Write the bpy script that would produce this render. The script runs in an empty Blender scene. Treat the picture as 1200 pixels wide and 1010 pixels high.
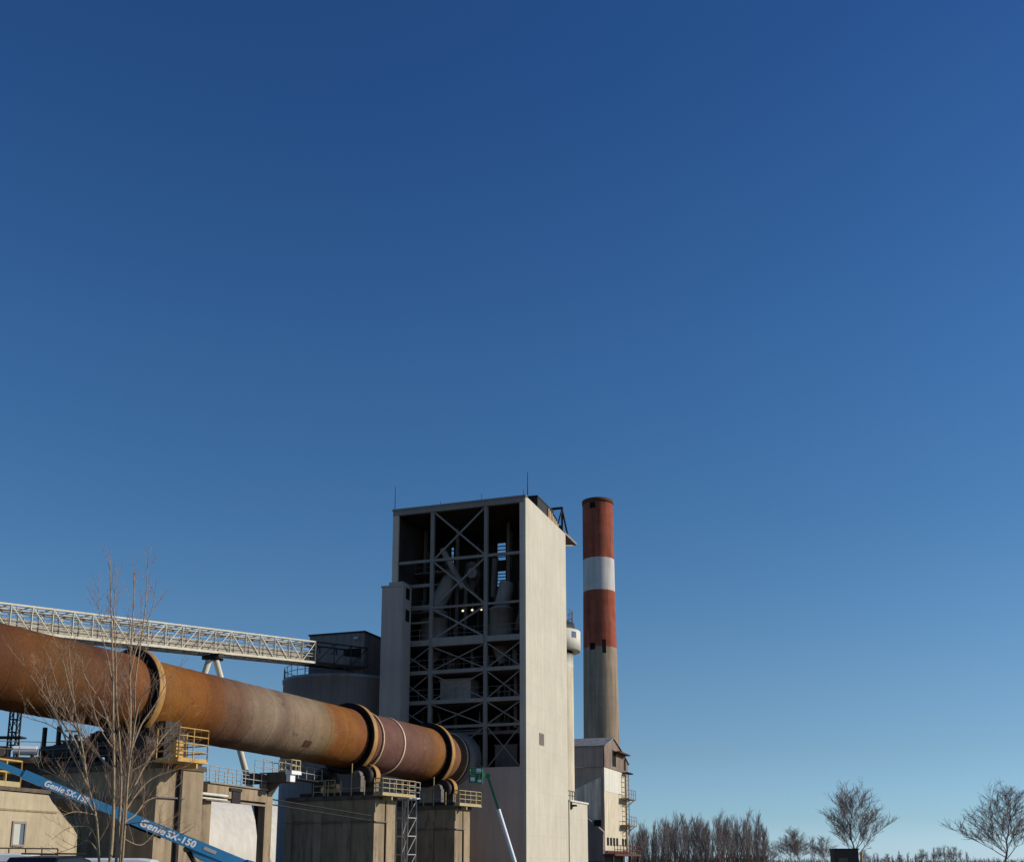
import bpy, bmesh, math, random
from mathutils import Vector, Matrix
from math import sin, cos, tan, pi, radians, atan, atan2, sqrt

rnd = random.Random(7)
S = bpy.context.scene
COL = S.collection
CAMZ = 1.6
F_PX, CX, CY = 1300.0, 600.0, 730.0
TH = atan(280 / 1300.0)
CT, ST = cos(TH), sin(TH)
SUN_AZ, SUN_EL = radians(87.5), radians(24)

# ------------------------------------------------------------------ survey helpers (photo bearing + distance -> place)
def ray(px, py):
    x, v = (px - CX) / F_PX, (CY - py) / F_PX
    return Vector((x, CT - v * ST, ST + v * CT))
def at(px, py, Y):
    r = ray(px, py)
    return Vector((r.x * Y / r.y, Y, CAMZ + r.z * Y / r.y))
def on_plane(px, py, P, n):
    r = ray(px, py); o = Vector((0, 0, CAMZ))
    return o + r * ((P - o).dot(n) / r.dot(n))
def proj(P):
    z = P.z - CAMZ; d = P.y * CT + z * ST
    return CX + F_PX * P.x / d, CY - F_PX * (z * CT - P.y * ST) / d
def z_at(py, P):
    v = (CY - py) / F_PX
    return CAMZ + P.y * (ST + v * CT) / (CT - v * ST)
def az(deg):
    return Vector((sin(radians(deg)), cos(radians(deg)), 0))

# ------------------------------------------------------------------ mesh builder
class Frame:
    def __init__(s, o, a, b):
        s.o, s.a, s.b = Vector(o), a, b
    def p(s, a, b, z):
        return Vector((s.o.x, s.o.y, 0)) + s.a * a + s.b * b + Vector((0, 0, z))
    def inv(s, P):
        d = P - s.o
        return d.dot(s.a), d.dot(s.b), P.z

class MB:
    def __init__(s):
        s.v, s.f, s.sm = [], [], []
    def add(s, vs, fs, smooth=False):
        n = len(s.v)
        s.v += [tuple(v) for v in vs]
        s.f += [[i + n for i in f] for f in fs]
        s.sm += [smooth] * len(fs)
        return s
    def hexa(s, P):
        return s.add(P, [(0, 3, 2, 1), (4, 5, 6, 7), (0, 1, 5, 4), (1, 2, 6, 5), (2, 3, 7, 6), (3, 0, 4, 7)])
    def fbox(s, fr, a0, a1, b0, b1, z0, z1):
        return s.hexa([fr.p(a0, b0, z0), fr.p(a1, b0, z0), fr.p(a1, b1, z0), fr.p(a0, b1, z0),
                       fr.p(a0, b0, z1), fr.p(a1, b0, z1), fr.p(a1, b1, z1), fr.p(a0, b1, z1)])
    def box(s, c, sx, sy, sz):
        c = Vector(c)
        return s.fbox(Frame(c, Vector((1, 0, 0)), Vector((0, 1, 0))), -sx / 2, sx / 2, -sy / 2, sy / 2, c.z - sz / 2, c.z + sz / 2)
    def bar(s, p, q, w, h=None, up=None):
        h = h or w
        p, q = Vector(p), Vector(q); d = (q - p).normalized()
        up = up or (Vector((0, 0, 1)) if abs(d.z) < .95 else Vector((0, 1, 0)))
        x = d.cross(up).normalized() * (w / 2); y = x.cross(d).normalized() * (h / 2)
        return s.hexa([p - x - y, p + x - y, p + x + y, p - x + y, q - x - y, q + x - y, q + x + y, q - x + y])
    def tube(s, p, q, r1, r2=None, n=8, cap=True, smooth=True):
        r2 = r1 if r2 is None else r2
        p, q = Vector(p), Vector(q); d = (q - p).normalized()
        up = Vector((0, 0, 1)) if abs(d.z) < .95 else Vector((0, 1, 0))
        x = d.cross(up).normalized(); y = x.cross(d)
        vs = []
        for c, r in ((p, r1), (q, r2)):
            vs += [c + (x * cos(2 * pi * i / n) + y * sin(2 * pi * i / n)) * r for i in range(n)]
        s.add(vs, [(i, (i + 1) % n, n + (i + 1) % n, n + i) for i in range(n)], smooth)
        if cap:
            s.add(vs, [list(range(n))[::-1], list(range(n, 2 * n))])
        return s
    def lathe(s, o, d, prof, n=64, closed=False, smooth=True):
        """prof: list of (along, radius) revolved about axis o + d*t"""
        o, d = Vector(o), Vector(d).normalized()
        up = Vector((0, 0, 1)) if abs(d.z) < .95 else Vector((0, 1, 0))
        x = d.cross(up).normalized(); y = x.cross(d)
        vs = []
        for t, r in prof:
            vs += [o + d * t + (x * cos(2 * pi * i / n) + y * sin(2 * pi * i / n)) * r for i in range(n)]
        fs = []
        m = len(prof)
        for k in range(m if closed else m - 1):
            k2 = (k + 1) % m
            fs += [(k * n + i, k * n + (i + 1) % n, k2 * n + (i + 1) % n, k2 * n + i) for i in range(n)]
        return s.add(vs, fs, smooth)
    def prism(s, pts, off):
        """closed polygon pts extruded by vector off"""
        n = len(pts); off = Vector(off)
        vs = [Vector(p) for p in pts] + [Vector(p) + off for p in pts]
        return s.add(vs, [list(range(n))[::-1], list(range(n, 2 * n))] + [(i, (i + 1) % n, n + (i + 1) % n, n + i) for i in range(n)])
    def railing(s, pts, h=1.1, step=1.5, r=.04, rails=(.5, 1.0), n=4, toe=0):
        for p, q in zip(pts[:-1], pts[1:]):
            p, q = Vector(p), Vector(q); L = (q - p).length; k = max(1, round(L / step))
            for i in range(k + 1):
                b = p.lerp(q, i / k); s.tube(b, b + Vector((0, 0, h)), r, n=n)
            for f in rails:
                s.tube(p + Vector((0, 0, h * f)), q + Vector((0, 0, h * f)), r, n=n)
            if toe:
                s.bar(p + Vector((0, 0, toe / 2)), q + Vector((0, 0, toe / 2)), .03, toe)
        return s
    def build(s, name, m, parent=None, fix=True):
        me = bpy.data.meshes.new(name)
        o = bpy.data.objects.new(name, me); COL.objects.link(o)
        org = Vector((0, 0, 0)); t = parent
        while t is not None:
            org += t.location; t = t.parent
        vs = [Vector(v) - org for v in s.v]
        if parent is None and vs:                      # a thing of one mesh: origin at its base
            lo = [min(v[i] for v in vs) for i in range(3)]; hi = [max(v[i] for v in vs) for i in range(3)]
            b = Vector(((lo[0] + hi[0]) / 2, (lo[1] + hi[1]) / 2, lo[2]))
            o.location = b; vs = [v - b for v in vs]
        me.from_pydata([tuple(v) for v in vs], [], s.f)
        me.polygons.foreach_set('use_smooth', s.sm)
        if fix:
            bm = bmesh.new(); bm.from_mesh(me)
            bmesh.ops.recalc_face_normals(bm, faces=bm.faces); bm.to_mesh(me); bm.free()
        me.materials.append(m); me.update()
        if parent: o.parent = parent
        return o

def tag(o, label=None, cat=None, group=None, kind=None):
    if label: o['label'] = label
    if cat: o['category'] = cat
    if group: o['group'] = group
    if kind: o['kind'] = kind
    return o
def thing(name, loc, label, cat, group=None):
    o = bpy.data.objects.new(name, None); COL.objects.link(o); o.empty_display_size = .3
    o.location = loc
    return tag(o, label, cat, group)
def dup(root, loc, label=None, scale=None, rz=None):
    def cp(o, par):
        c = o.copy(); COL.objects.link(c)
        if par: c.parent = par
        for ch in o.children: cp(ch, c)
        return c
    r = cp(root, None); r.location = loc
    if label: r['label'] = label
    if scale: r.scale = scale
    if rz is not None: r.rotation_euler = (0, 0, rz)
    return r

# ------------------------------------------------------------------ materials
def lin(c):
    return tuple((x / 255 / 12.92) if x / 255 <= .04045 else ((x / 255 + .055) / 1.055) ** 2.4 for x in c)
class NT:
    def __init__(s, name):
        s.m = bpy.data.materials.new(name); s.m.use_nodes = True
        s.t = s.m.node_tree; s.b = s.t.nodes['Principled BSDF']; s.tc = s.n('ShaderNodeTexCoord')
    def n(s, typ, **kw):
        x = s.t.nodes.new(typ)
        for k, v in kw.items():
            if k.startswith('i_'): x.inputs[k[2:].replace('_', ' ')].default_value = v
            else: setattr(x, k, v)
        return x
    def l(s, a, b): s.t.links.new(a, b)
    def noise(s, scale, vec=(1, 1, 1), detail=6, rough=.6):
        mp = s.n('ShaderNodeMapping'); mp.inputs['Scale'].default_value = vec
        s.l(s.tc.outputs['Object'], mp.inputs[0])
        no = s.n('ShaderNodeTexNoise'); no.inputs['Scale'].default_value = scale
        no.inputs['Detail'].default_value = detail; no.inputs['Roughness'].default_value = rough
        s.l(mp.outputs[0], no.inputs['Vector'])
        return no.outputs['Fac']
    def ramp(s, fac, stops):
        r = s.n('ShaderNodeValToRGB'); e = r.color_ramp.elements
        while len(e) > 1: e.remove(e[-1])
        e[0].position = stops[0][0]; e[0].color = (*stops[0][1], 1)
        for p, c in stops[1:]:
            k = e.new(p); k.color = (*c, 1)
        s.l(fac, r.inputs[0]); return r.outputs[0]
    def mix(s, a, b, fac=1.0, mode='MULTIPLY'):
        x = s.n('ShaderNodeMix', data_type='RGBA', blend_type=mode)
        for inp, v in ((x.inputs[0], fac), (x.inputs[6], a), (x.inputs[7], b)):
            if hasattr(v, 'links') or isinstance(v, bpy.types.NodeSocket): s.l(v, inp)
            else: inp.default_value = v if isinstance(v, float) else (*v, 1)
        return x.outputs[2]
    def math(s, op, a, b=None):
        x = s.n('ShaderNodeMath', operation=op)
        for i, v in enumerate((a, b)):
            if v is None: continue
            if isinstance(v, bpy.types.NodeSocket): s.l(v, x.inputs[i])
            else: x.inputs[i].default_value = v
        return x.outputs[0]
    def bump(s, h, strength=.3, dist=.05):
        x = s.n('ShaderNodeBump'); x.inputs['Strength'].default_value = strength; x.inputs['Distance'].default_value = dist
        s.l(h, x.inputs['Height']); s.l(x.outputs[0], s.b.inputs['Normal'])
    def out(s, col, rough=.85, metal=0., spec=.25):
        s.l(col, s.b.inputs['Base Color'])
        s.b.inputs['Roughness'].default_value = rough; s.b.inputs['Metallic'].default_value = metal
        s.b.inputs['Specular IOR Level'].default_value = spec
        return s.m
def gray(x): return (x, x, x)
def mat(name, rgb, var=.18, scale=.7, streak=0., rough=.85, metal=0., spec=.25, seam=0., stain=None, bump=0.):
    """rgb in sRGB 0-255 = surface colour; blotches, vertical run-off streaks, level seams every `seam` metres"""
    t = NT(name); c = lin(rgb)
    col = t.ramp(t.noise(scale), [(.3, tuple(x * (1 - var) for x in c)), (.7, tuple(min(1, x * (1 + var)) for x in c))])
    col = t.mix(col, t.ramp(t.noise(scale * 9), [(.3, gray(1 - var * .6)), (.7, gray(1.0))]))
    if streak:
        st = t.ramp(t.noise(1.0, (2.2, 2.2, .12), 5), [(.36, gray(1 - streak)), (.62, gray(1.0))])
        col = t.mix(col, st)
    if stain:
        col = t.mix(col, lin(stain), t.math('MULTIPLY', t.ramp(t.noise(.9, (1.3, 1.3, .35), 8, .7), [(.52, gray(0)), (.66, gray(1))]), .8), 'MIX')
    if seam:
        sx = t.n('ShaderNodeSeparateXYZ'); t.l(t.tc.outputs['Object'], sx.inputs[0])
        fr = t.math('FRACT', t.math('DIVIDE', sx.outputs['Z'], seam))
        col = t.mix(col, t.ramp(fr, [(0, gray(.93)), (.02, gray(.93)), (.04, gray(1.0)), (1, gray(1.))]))
    if bump: t.bump(t.noise(scale * 12), bump)
    return t.out(col, rough, metal, spec)

M = {}
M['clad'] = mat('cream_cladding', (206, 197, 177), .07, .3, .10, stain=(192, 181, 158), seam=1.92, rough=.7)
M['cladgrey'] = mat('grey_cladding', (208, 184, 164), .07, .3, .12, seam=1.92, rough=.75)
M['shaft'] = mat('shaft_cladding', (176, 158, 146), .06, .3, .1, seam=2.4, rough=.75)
M['steelgrey'] = mat('grey_painted_steel', (150, 138, 126), .12, 1.2, .1, rough=.6)
M['inner'] = mat('shade_dark_lining', (84, 74, 66), .3, .5, .2)  # low albedo stands in for the shade inside the tower
M['brace'] = mat('dull_brace_steel', (140, 128, 118), .12, 1.2, .1, rough=.65)
M['blockwall'] = mat('cream_block_wall', (192, 176, 146), .1, .6, .16, stain=(158, 140, 110), seam=.6)
M['innersteel'] = mat('dusty_dark_steel', (132, 118, 108), .2, .8, .1)
M['vessel'] = mat('dull_vessel_steel', (176, 160, 148), .15, .5, .25)
M['concrete'] = mat('old_concrete', (168, 148, 120), .16, .5, .32, stain=(104, 88, 72), bump=.2)
M['concdark'] = mat('sooty_concrete', (112, 98, 84), .2, .5, .4, stain=(60, 50, 44), bump=.2)
M['darksteel'] = mat('dark_greasy_or_shaded_steel', (52, 46, 44), .3, 1.5, .2, rough=.6)
M['steelmid'] = mat('weathered_steel', (120, 112, 104), .2, 1.2, .2, rough=.6)
M['galv'] = mat('galvanised_steel', (176, 174, 168), .12, 1.5, .0, rough=.5)
M['railcream'] = mat('cream_rail_paint', (188, 170, 128), .12, 2., .1, rough=.6)
M['yellow'] = mat('yellow_rail_paint', (206, 164, 92), .12, 2., .12, rough=.55)
M['trusspaint'] = mat('cream_truss_paint', (222, 212, 188), .08, 1.5, .1, rough=.6)
M['belt'] = mat('dusty_belt_cover', (186, 178, 162), .25, 1.5, .2)
M['silo'] = mat('grey_silo_wall', (150, 146, 150), .12, .3, .2, seam=2.2)
M['house'] = mat('silo_house_sheet', (134, 122, 116), .12, .4, .25)
M['white'] = mat('white_paint', (226, 220, 204), .08, .5, .18, rough=.7)
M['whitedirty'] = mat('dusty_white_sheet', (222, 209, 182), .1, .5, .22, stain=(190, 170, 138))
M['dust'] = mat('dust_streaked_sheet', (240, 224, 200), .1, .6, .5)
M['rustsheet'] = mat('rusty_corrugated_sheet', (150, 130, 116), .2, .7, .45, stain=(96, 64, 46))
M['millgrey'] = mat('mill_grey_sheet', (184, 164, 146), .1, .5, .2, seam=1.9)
M['roofsheet'] = mat('roof_sheet', (150, 146, 146), .15, .6, .1, stain=(96, 84, 76))
M['redsteel'] = mat('red_oxide_steel', (104, 66, 54), .2, 1.5, .2)
M['glass'] = mat('dull_window_glass', (96, 110, 118), .15, 1., 0, rough=.15, spec=.6)
M['black'] = mat('dark_opening', (16, 15, 15), .1, 1.)
M['tyreside'] = mat('shade_black_tyre_side', (14, 12, 12), .3, 1.5, rough=.7)  # near-black paints in the shade on tyre faces turned from the sun
M['tread'] = mat('worn_tyre_tread', (172, 128, 68), .25, .8, rough=.6, spec=.35)
M['ringwhite'] = mat('pale_band_steel', (226, 196, 160), .15, 1.2, rough=.6)
M['sealsteel'] = mat('seal_steel', (142, 128, 118), .15, .8, rough=.6)
M['blueboom'] = mat('blue_machine_paint', (58, 132, 176), .08, 1., .06, rough=.4, spec=.45)
M['greenboom'] = mat('green_machine_paint', (26, 120, 76), .1, 1.5, rough=.4, spec=.45)
M['decal'] = mat('white_decal', (238, 240, 242), .03, 2., rough=.5)
M['rubber'] = mat('black_rubber', (26, 26, 27), .15, 3.)
M['hall'] = mat('white_membrane', (224, 218, 206), .06, .25, .14, rough=.6)
M['bark'] = mat('pale_bark', (172, 150, 120), .22, 4., rough=.95)
M['twig'] = mat('red_brown_twig', (178, 146, 120), .2, 3., rough=.95)
M['farbark'] = mat('grey_brown_bark', (142, 130, 124), .25, 1.5, rough=.95)
M['brush'] = mat('dry_brush', (140, 116, 100), .3, .8, rough=1)
M['shed'] = mat('brown_shed_sheet', (88, 76, 72), .15, .7, .2)
M['ground'] = mat('dark_gravel', (92, 78, 62), .3, .08, 0)
M['carblack'] = mat('black_car_paint', (24, 22, 24), .1, 1., rough=.25, spec=.6)
M['carwhite'] = mat('white_car_paint', (228, 228, 228), .03, 1., rough=.3, spec=.5)
M['accesssteel'] = mat('rust_tinged_access_steel', (150, 130, 108), .2, 1.5, .2)
M['tan'] = mat('tan_board', (196, 168, 130), .12, 1.)
def lampmat():
    t = NT('lit_lamp'); t.b.inputs['Emission Color'].default_value = (1, .82, .36, 1); t.b.inputs['Emission Strength'].default_value = 1.6
    return t.m
M['lamp'] = lampmat()

# ================================================================== SETTING
MB().add([(-900, -200, 0), (900, -200, 0), (900, 1600, 0), (-900, 1600, 0)], [(0, 1, 2, 3)]).build('ground', M['ground'])
tag(bpy.data.objects['ground'], kind='structure')

# ================================================================== KILN
KAZ, KEL = radians(29.0), radians(-1.8)
KD = Vector((sin(KAZ) * cos(KEL), cos(KAZ) * cos(KEL), sin(KEL)))
KP = Vector((-16.4, 80, 9.65 + CAMZ))
KR = 2.3
KE1 = Vector((cos(KAZ), -sin(KAZ), 0))          # towards the sunny side
KE2 = KE1.cross(KD).normalized()
if KE2.z < 0: KE2 = -KE2
KH = Vector((KD.x, KD.y, 0)).normalized()
def kpt(s, ang=0, r=KR):
    return KP + KD * s + (KE1 * cos(ang) + KE2 * sin(ang)) * r
def s_at(px, ang=-.1):
    lo, hi = -60., 40.
    for _ in range(50):
        m = (lo + hi) / 2
        if proj(kpt(m, ang))[0] < px: lo = m
        else: hi = m
    return lo
S0, S1 = -48.0, 22.6
def kiln_mat():
    t = NT('heat_stained_shell')
    bands = [(-140, (92, 55, 30)), (0, (112, 62, 30)), (40, (126, 73, 30)), (80, (122, 76, 32)), (118, (116, 68, 38)), (148, (112, 66, 42)),
             (166, (154, 88, 40)), (184, (138, 78, 40)), (204, (168, 102, 34)), (236, (162, 92, 28)), (260, (136, 78, 36)), (272, (140, 98, 70)),
             (286, (124, 86, 64)), (300, (158, 124, 98)), (324, (170, 138, 110)), (336, (140, 108, 86)), (352, (170, 138, 108)), (374, (166, 134, 102)),
             (386, (154, 120, 80)), (396, (158, 92, 38)), (414, (168, 100, 36)), (426, (148, 82, 38)), (452, (134, 88, 74)), (478, (136, 90, 76)),
             (505, (140, 90, 64)), (517, (158, 98, 44)), (527, (160, 100, 50)), (536, (138, 90, 62)), (547, (152, 106, 70))]
    sx = t.n('ShaderNodeSeparateXYZ'); t.l(t.tc.outputs['Object'], sx.inputs[0])
    # distance along the axis in the part's own coordinates
    dot = t.n('ShaderNodeVectorMath', operation='DOT_PRODUCT'); t.l(t.tc.outputs['Object'], dot.inputs[0]); dot.inputs[1].default_value = KD
    off = KD.dot(KROOT - KP)
    s = t.math('ADD', dot.outputs['Value'], off)
    wob = t.math('MULTIPLY', t.math('SUBTRACT', t.noise(.35, (1, 1, 1), 5), .5), 1.3)
    fac = t.math('DIVIDE', t.math('SUBTRACT', t.math('ADD', s, wob), S0), S1 - S0)
    stops = [((s_at(p) - S0) / (S1 - S0), tuple(min(1, x * k_) for x, k_ in zip(lin(c), (.72, .83, .92)))) for p, c in bands]
    col = t.ramp(fac, stops)
    # streaks round the shell, pits, scale
    rb = t.n('ShaderNodeCombineXYZ'); t.l(s, rb.inputs[0])
    n1 = t.n('ShaderNodeTexNoise'); n1.inputs['Scale'].default_value = 1.3; n1.inputs['Detail'].default_value = 7; t.l(rb.outputs[0], n1.inputs['Vector'])
    col = t.mix(col, t.ramp(n1.outputs['Fac'], [(.35, (.90, .89, .89)), (.65, (1.06, 1.04, 1.02))]))
    col = t.mix(col, t.ramp(t.noise(.8, (1, 1, 1), 8, .7), [(.35, (.80, .76, .74)), (.6, (1, 1, 1))]))
    col = t.mix(col, t.ramp(t.noise(6, (1, 1, 1), 5), [(.3, gray(.84)), (.6, gray(1.))]))
    col = t.mix(col, lin((150, 92, 30)), t.math('MULTIPLY', t.ramp(t.noise(.5, (1, 1, 1), 6, .65), [(.52, gray(0)), (.68, gray(1))]), .14), 'MIX')
    col = t.mix(col, lin((70, 46, 34)), t.math('MULTIPLY', t.ramp(t.noise(1.1, (1, 1, 1), 12, .72), [(.60, gray(0)), (.635, gray(1))]), .4), 'MIX')
    col = t.mix(col, lin((176, 150, 120)), t.math('MULTIPLY', t.ramp(t.noise(.8, (1.3, .9, 1.6), 12, .75), [(.60, gray(0)), (.66, gray(1))]), .28), 'MIX')
    col = t.mix(col, t.ramp(t.noise(14, (1, 1, 1), 6, .7), [(.32, gray(.72)), (.5, gray(1.))]))
    t.bump(t.math('ADD', t.noise(.7, (1, 1, 1), 3), t.math('MULTIPLY', t.noise(5, (1, 1, 1), 6), .25)), .5, .12)
    return t.out(col, .8, 0, .25)
KROOT = Vector((KP.x, KP.y, 0))
kiln = thing('rotary_kiln', KROOT, 'long rust brown rotary kiln tube running from the left edge into the tower', 'rotary kiln')
TY = [-14.73, 7.11, 18.35]
mb = MB(); prof = [(S0, 1.9), (S0 + .01, KR)]
for s in sorted([s_at(p) for p in (-60, -20, 16, 52, 88, 122, 214, 243, 271, 297, 322, 346, 368, 389, 410, 492, 508)]):
    prof += [(s - .4, KR), (s - .08, KR), (s - .05, KR), (s - .03, KR + .015), (s + .03, KR + .015), (s + .05, KR), (s + .08, KR), (s + .4, KR)]
prof += [(S1, KR), (S1 + .01, 1.9)]
mb.lathe(KP, KD, prof, 96)
mb.build('shell', kiln_mat(), kiln)
RT = 2.78
for s in TY:
    ring = MB().lathe(KP + KD * s, KD, [(.02, KR + .1), (.02, RT - .02), (.05, RT), (.49, RT), (.52, RT - .02), (.52, KR + .1)], 96, True).build('tyre', M['tread'], kiln)
    MB().lathe(KP + KD * s, KD, [(-.02, KR + .02), (-.02, RT - .01), (.019, RT - .01), (.019, KR + .02)], 96, True).build('side_face', M['tyreside'], ring)
    pads = MB()
    for i in range(28):
        a = 2 * pi * i / 28
        c = kpt(s + .1, a, KR + .06); t_ = (KE2 * cos(a) - KE1 * sin(a)); n_ = (KE1 * cos(a) + KE2 * sin(a))
        pads.bar(c - KD * .22, c + KD * .75, .26, .09, n_)
    pads.build('pad_ring', M['tyreside'], ring)
for px, w, pr, m in ((448.6, .1, .14, 'ringwhite'), (474, .16, .07, 'ringwhite'), (547.5, .14, .08, 'ringwhite')):
    s = s_at(px)
    MB().lathe(KP + KD * s, KD, [(-w / 2, KR + .004), (-w / 2, KR + pr), (w / 2, KR + pr), (w / 2, KR + .004)], 96, True).build('stiffening_ring', M[m], kiln)
s = s_at(550)
MB().lathe(KP + KD * s, KD, [(0, KR + .01), (0, KR + .12), (1.5, KR + .12), (1.5, KR + .25), (1.75, KR + .25), (1.75, KR + .01)], 96, True).build('inlet_seal', M['sealsteel'], kiln)
def shell_plate(px, py, w, h, name, m):
    # plate lying on the shell where the sight line meets it
    r = ray(px, py); o = Vector((0, 0, CAMZ)); best = None
    t = 40.
    while t < 130:
        p = o + r * t; q = p - KP; rad = (q - KD * q.dot(KD)).length
        if rad < KR: break
        t += .01
    q = p - KP; s = q.dot(KD); n = (q - KD * s).normalized(); ty = n.cross(KD)
    mb = MB(); a0 = h / KR / 2; k = 5
    ang = atan2(n.dot(KE2), n.dot(KE1))
    ins, outs = [], []
    for i in range(k + 1):
        a = ang - a0 + 2 * a0 * i / k
        ins += [kpt(s - w / 2, a, KR + .03), kpt(s + w / 2, a, KR + .03)]
        outs += [kpt(s - w / 2, a, KR - .03), kpt(s + w / 2, a, KR - .03)]
    V = ins + outs; n2 = len(ins); fs = []
    for i in range(k):
        b = 2 * i
        fs += [(b, b + 1, b + 3, b + 2), (n2 + b, n2 + b + 2, n2 + b + 3, n2 + b + 1), (b, b + 2, n2 + b + 2, n2 + b), (b + 1, n2 + b + 1, n2 + b + 3, b + 3)]
    fs += [(0, n2, n2 + 1, 1), (2 * k, 2 * k + 1, n2 + 2 * k + 1, n2 + 2 * k)]
    return mb.add(V, fs).build(name, m, kiln)
M['plate'] = mat('rust_patch_plate', (92, 62, 46), .2, 2.)
shell_plate(360, 871, .75, .5, 'patch_plate', M['plate'])
shell_plate(354, 816, .5, .35, 'hatch_cover', M['ringwhite'])

# ------------------------------------------------------------------ kiln piers
PIERS = [dict(la=5.2, s=TY[0] + .3, hw=4.75, hl=1.75, ytop=893, over=1.85), dict(la=4.75, s=TY[1] + .3, hw=3.75, hl=1.3, ytop=931, over=.9), dict(la=3.9, s=TY[2] + .3, hw=3.7, hl=1.15, ytop=943, over=.6)]
plabels = ['tall concrete kiln pier with a yellow railed platform, behind the bare tree',
           'broad dark concrete kiln pier under the middle tyre, left of the steel ladder tower',
           'concrete kiln pier nearest the tower, right of the steel ladder tower']
pier_fr, pier_top = [], []
for i, P in enumerate(PIERS):
    c = KP + KD * P['s']
    fr = Frame((c.x, c.y, 0), KE1, KH)
    front = fr.p(P['hw'], -P['hl'], 0)
    zt = z_at(P['ytop'], front)
    pier_fr.append(fr); pier_top.append(zt)
    root = thing('kiln_pier', (c.x, c.y, 0), plabels[i], 'concrete pier', 'concrete piers under the kiln')
    hw, hl, la = P['hw'], P['hl'], P['la']
    g = .09
    b = MB()
    b.fbox(fr, -la, hw, -hl, -g, 0, zt - .301)
    b.fbox(fr, -la, hw, g, hl, 0, zt - .301)
    b.fbox(fr, -la + .25, hw - .25, -g, g, 0, zt - .301)
    # front pilasters and ledge
    for a in (-la + .35, -la * .33, hw * .33, hw - .35):
        b.fbox(fr, a - .35, a + .35, -hl - .12, -hl, 0, zt - 1.3)
    b.build('block', M['concrete'] if i < 1 else M['concrete'], root)
    MB().fbox(fr, -la, hw, -hl - .004, -hl, zt - 1.9, zt - 1.82).fbox(fr, -la, hw + .16, -hl - .16, -hl - .005, zt - 2.0, zt - 1.92).fbox(fr, hw + .002, hw + .16, -hl, hl * .1, zt - 2.0, zt - 1.92).build('cable_ledge', M['steelmid'], root)
    MB().fbox(fr, -la - .05, hw + .1, -hl - .16, hl + .1, zt - .3, zt).build('cap', M['concdark'], root)
    if i == 0:
        # drain pipe on the lit side
        MB().tube(fr.p(hw + .12, -.25, 0), fr.p(hw + .12, -.25, zt - .3), .13, n=10).build('drain_pipe', M['darksteel'], root)
    else:
        MB().tube(fr.p(hw + .05, 0, 0), fr.p(hw + .05, 0, zt - 2.), .06, n=8).build('drain_pipe', M['darksteel'], root)
    # platform on the sunny side with railing
    a0, a1 = hw + .15, hw + .15 + P['over']
    bl = (-hl + 1.75, hl + 1.25, hl + .7)[i]
    zp = zt + .02 if i else zt + .05
    MB().fbox(fr, a0 + .01, a1, -hl - .6, bl, zp - .1, zp).fbox(fr, a0 + .01, a1 - .05, -hl * .5, -hl * .5 + .12, zp - .4, zp - .15).build('platform', M['railcream'] if i else M['yellow'], root)
    r_ = MB(); hh = 1.8 if i == 0 else 1.15
    r_.railing([fr.p(a0 + .1, -hl - .55, zp), fr.p(a1 - .05, -hl - .55, zp), fr.p(a1 - .05, bl - .05, zp), fr.p(a0 + .1, bl - .05, zp)], hh, .8 if i else 1.3, .04, (.28, .52, .76, 1) if i == 0 else (.4, .72, 1), toe=.14)
    r_.build('railing', M['yellow'] if i == 0 else M['railcream'], root)
    # railing over the front edge, dark machinery bed
    MB().fbox(fr, -hw + .2, hw - .1, -hl + .1, hl - .1, zt + .002, zt + .28).build('bed_frame', M['darksteel'], root)
    if i:
        f_ = MB()
        for a in (-.6, .6, 1.6, 2.8):
            f_.tube(fr.p(a, -hl - .15, zt), fr.p(a, -hl - .15, zt + (1.1 if a != 1.6 else 2.4)), .05, n=5)
        f_.tube(fr.p(-.6, -hl - .15, zt + .55), fr.p(2.8, -hl - .15, zt + .55), .025, n=4)
        f_.build('stanchion', M['railcream'], root)
# rollers
nroll = ['dark support roller on the %s side of the %s kiln pier' % (sd, pn) for pn in ('tallest', 'broad middle', 'farthest') for sd in ('shaded far', 'sunlit near')]
k = 0
for i, s in enumerate(TY):
    for sd in (-1, 1):
        rr = .78; ang = radians(32) * sd
        c = KP + KD * (s + .26) + (KE1 * sin(ang) - KE2 * cos(ang)) * (RT + rr)
        zt = pier_top[i]
        base = Vector((c.x, c.y, zt + .28))
        root = thing('support_roller', base, nroll[k], 'roller', 'kiln support rollers'); k += 1
        MB().lathe(c, KD, [(-.5, .15), (-.5, rr - .12), (-.46, rr - .06), (-.46, rr), (.46, rr), (.46, rr - .06), (.5, rr - .12), (.5, .15)], 40, True).build('wheel', M['darksteel'], root)
        MB().tube(c - KD * 1.25, c + KD * 1.25, .17, n=16).build('shaft', M['steelmid'], root)
        for e in (-1, 1):
            q = c + KD * (.95 * e)
            bm_ = MB().tube(q - KD * .2, q + KD * .2, .36, n=16)
            fr = Frame((q.x, q.y, 0), KE1, KH)
            bm_.fbox(fr, -.45, .45, -.22, .22, zt + .281, q.z - .05)
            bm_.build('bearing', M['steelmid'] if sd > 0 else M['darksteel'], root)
        if sd > 0:
            gp = MB()
            for q_ in range(9):
                a_, b_ = radians(-30 + q_ * 12), radians(-18 + q_ * 12)
                ro = rr + .16
                pa_, pb_ = [c + (KE1 * cos(t_) + KE2 * sin(t_)) * ro for t_ in (a_, b_)]
                gp.hexa([pa_ + KD * .1, pb_ + KD * .1, pb_ + KD * .62, pa_ + KD * .62] + [p_ + (p_ - c - KD * (p_ - c).dot(KD)).normalized() * .05 for p_ in (pa_ + KD * .1, pb_ + KD * .1, pb_ + KD * .62, pa_ + KD * .62)])
            gp.build('guard_plate', M['tread'], root)
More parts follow.
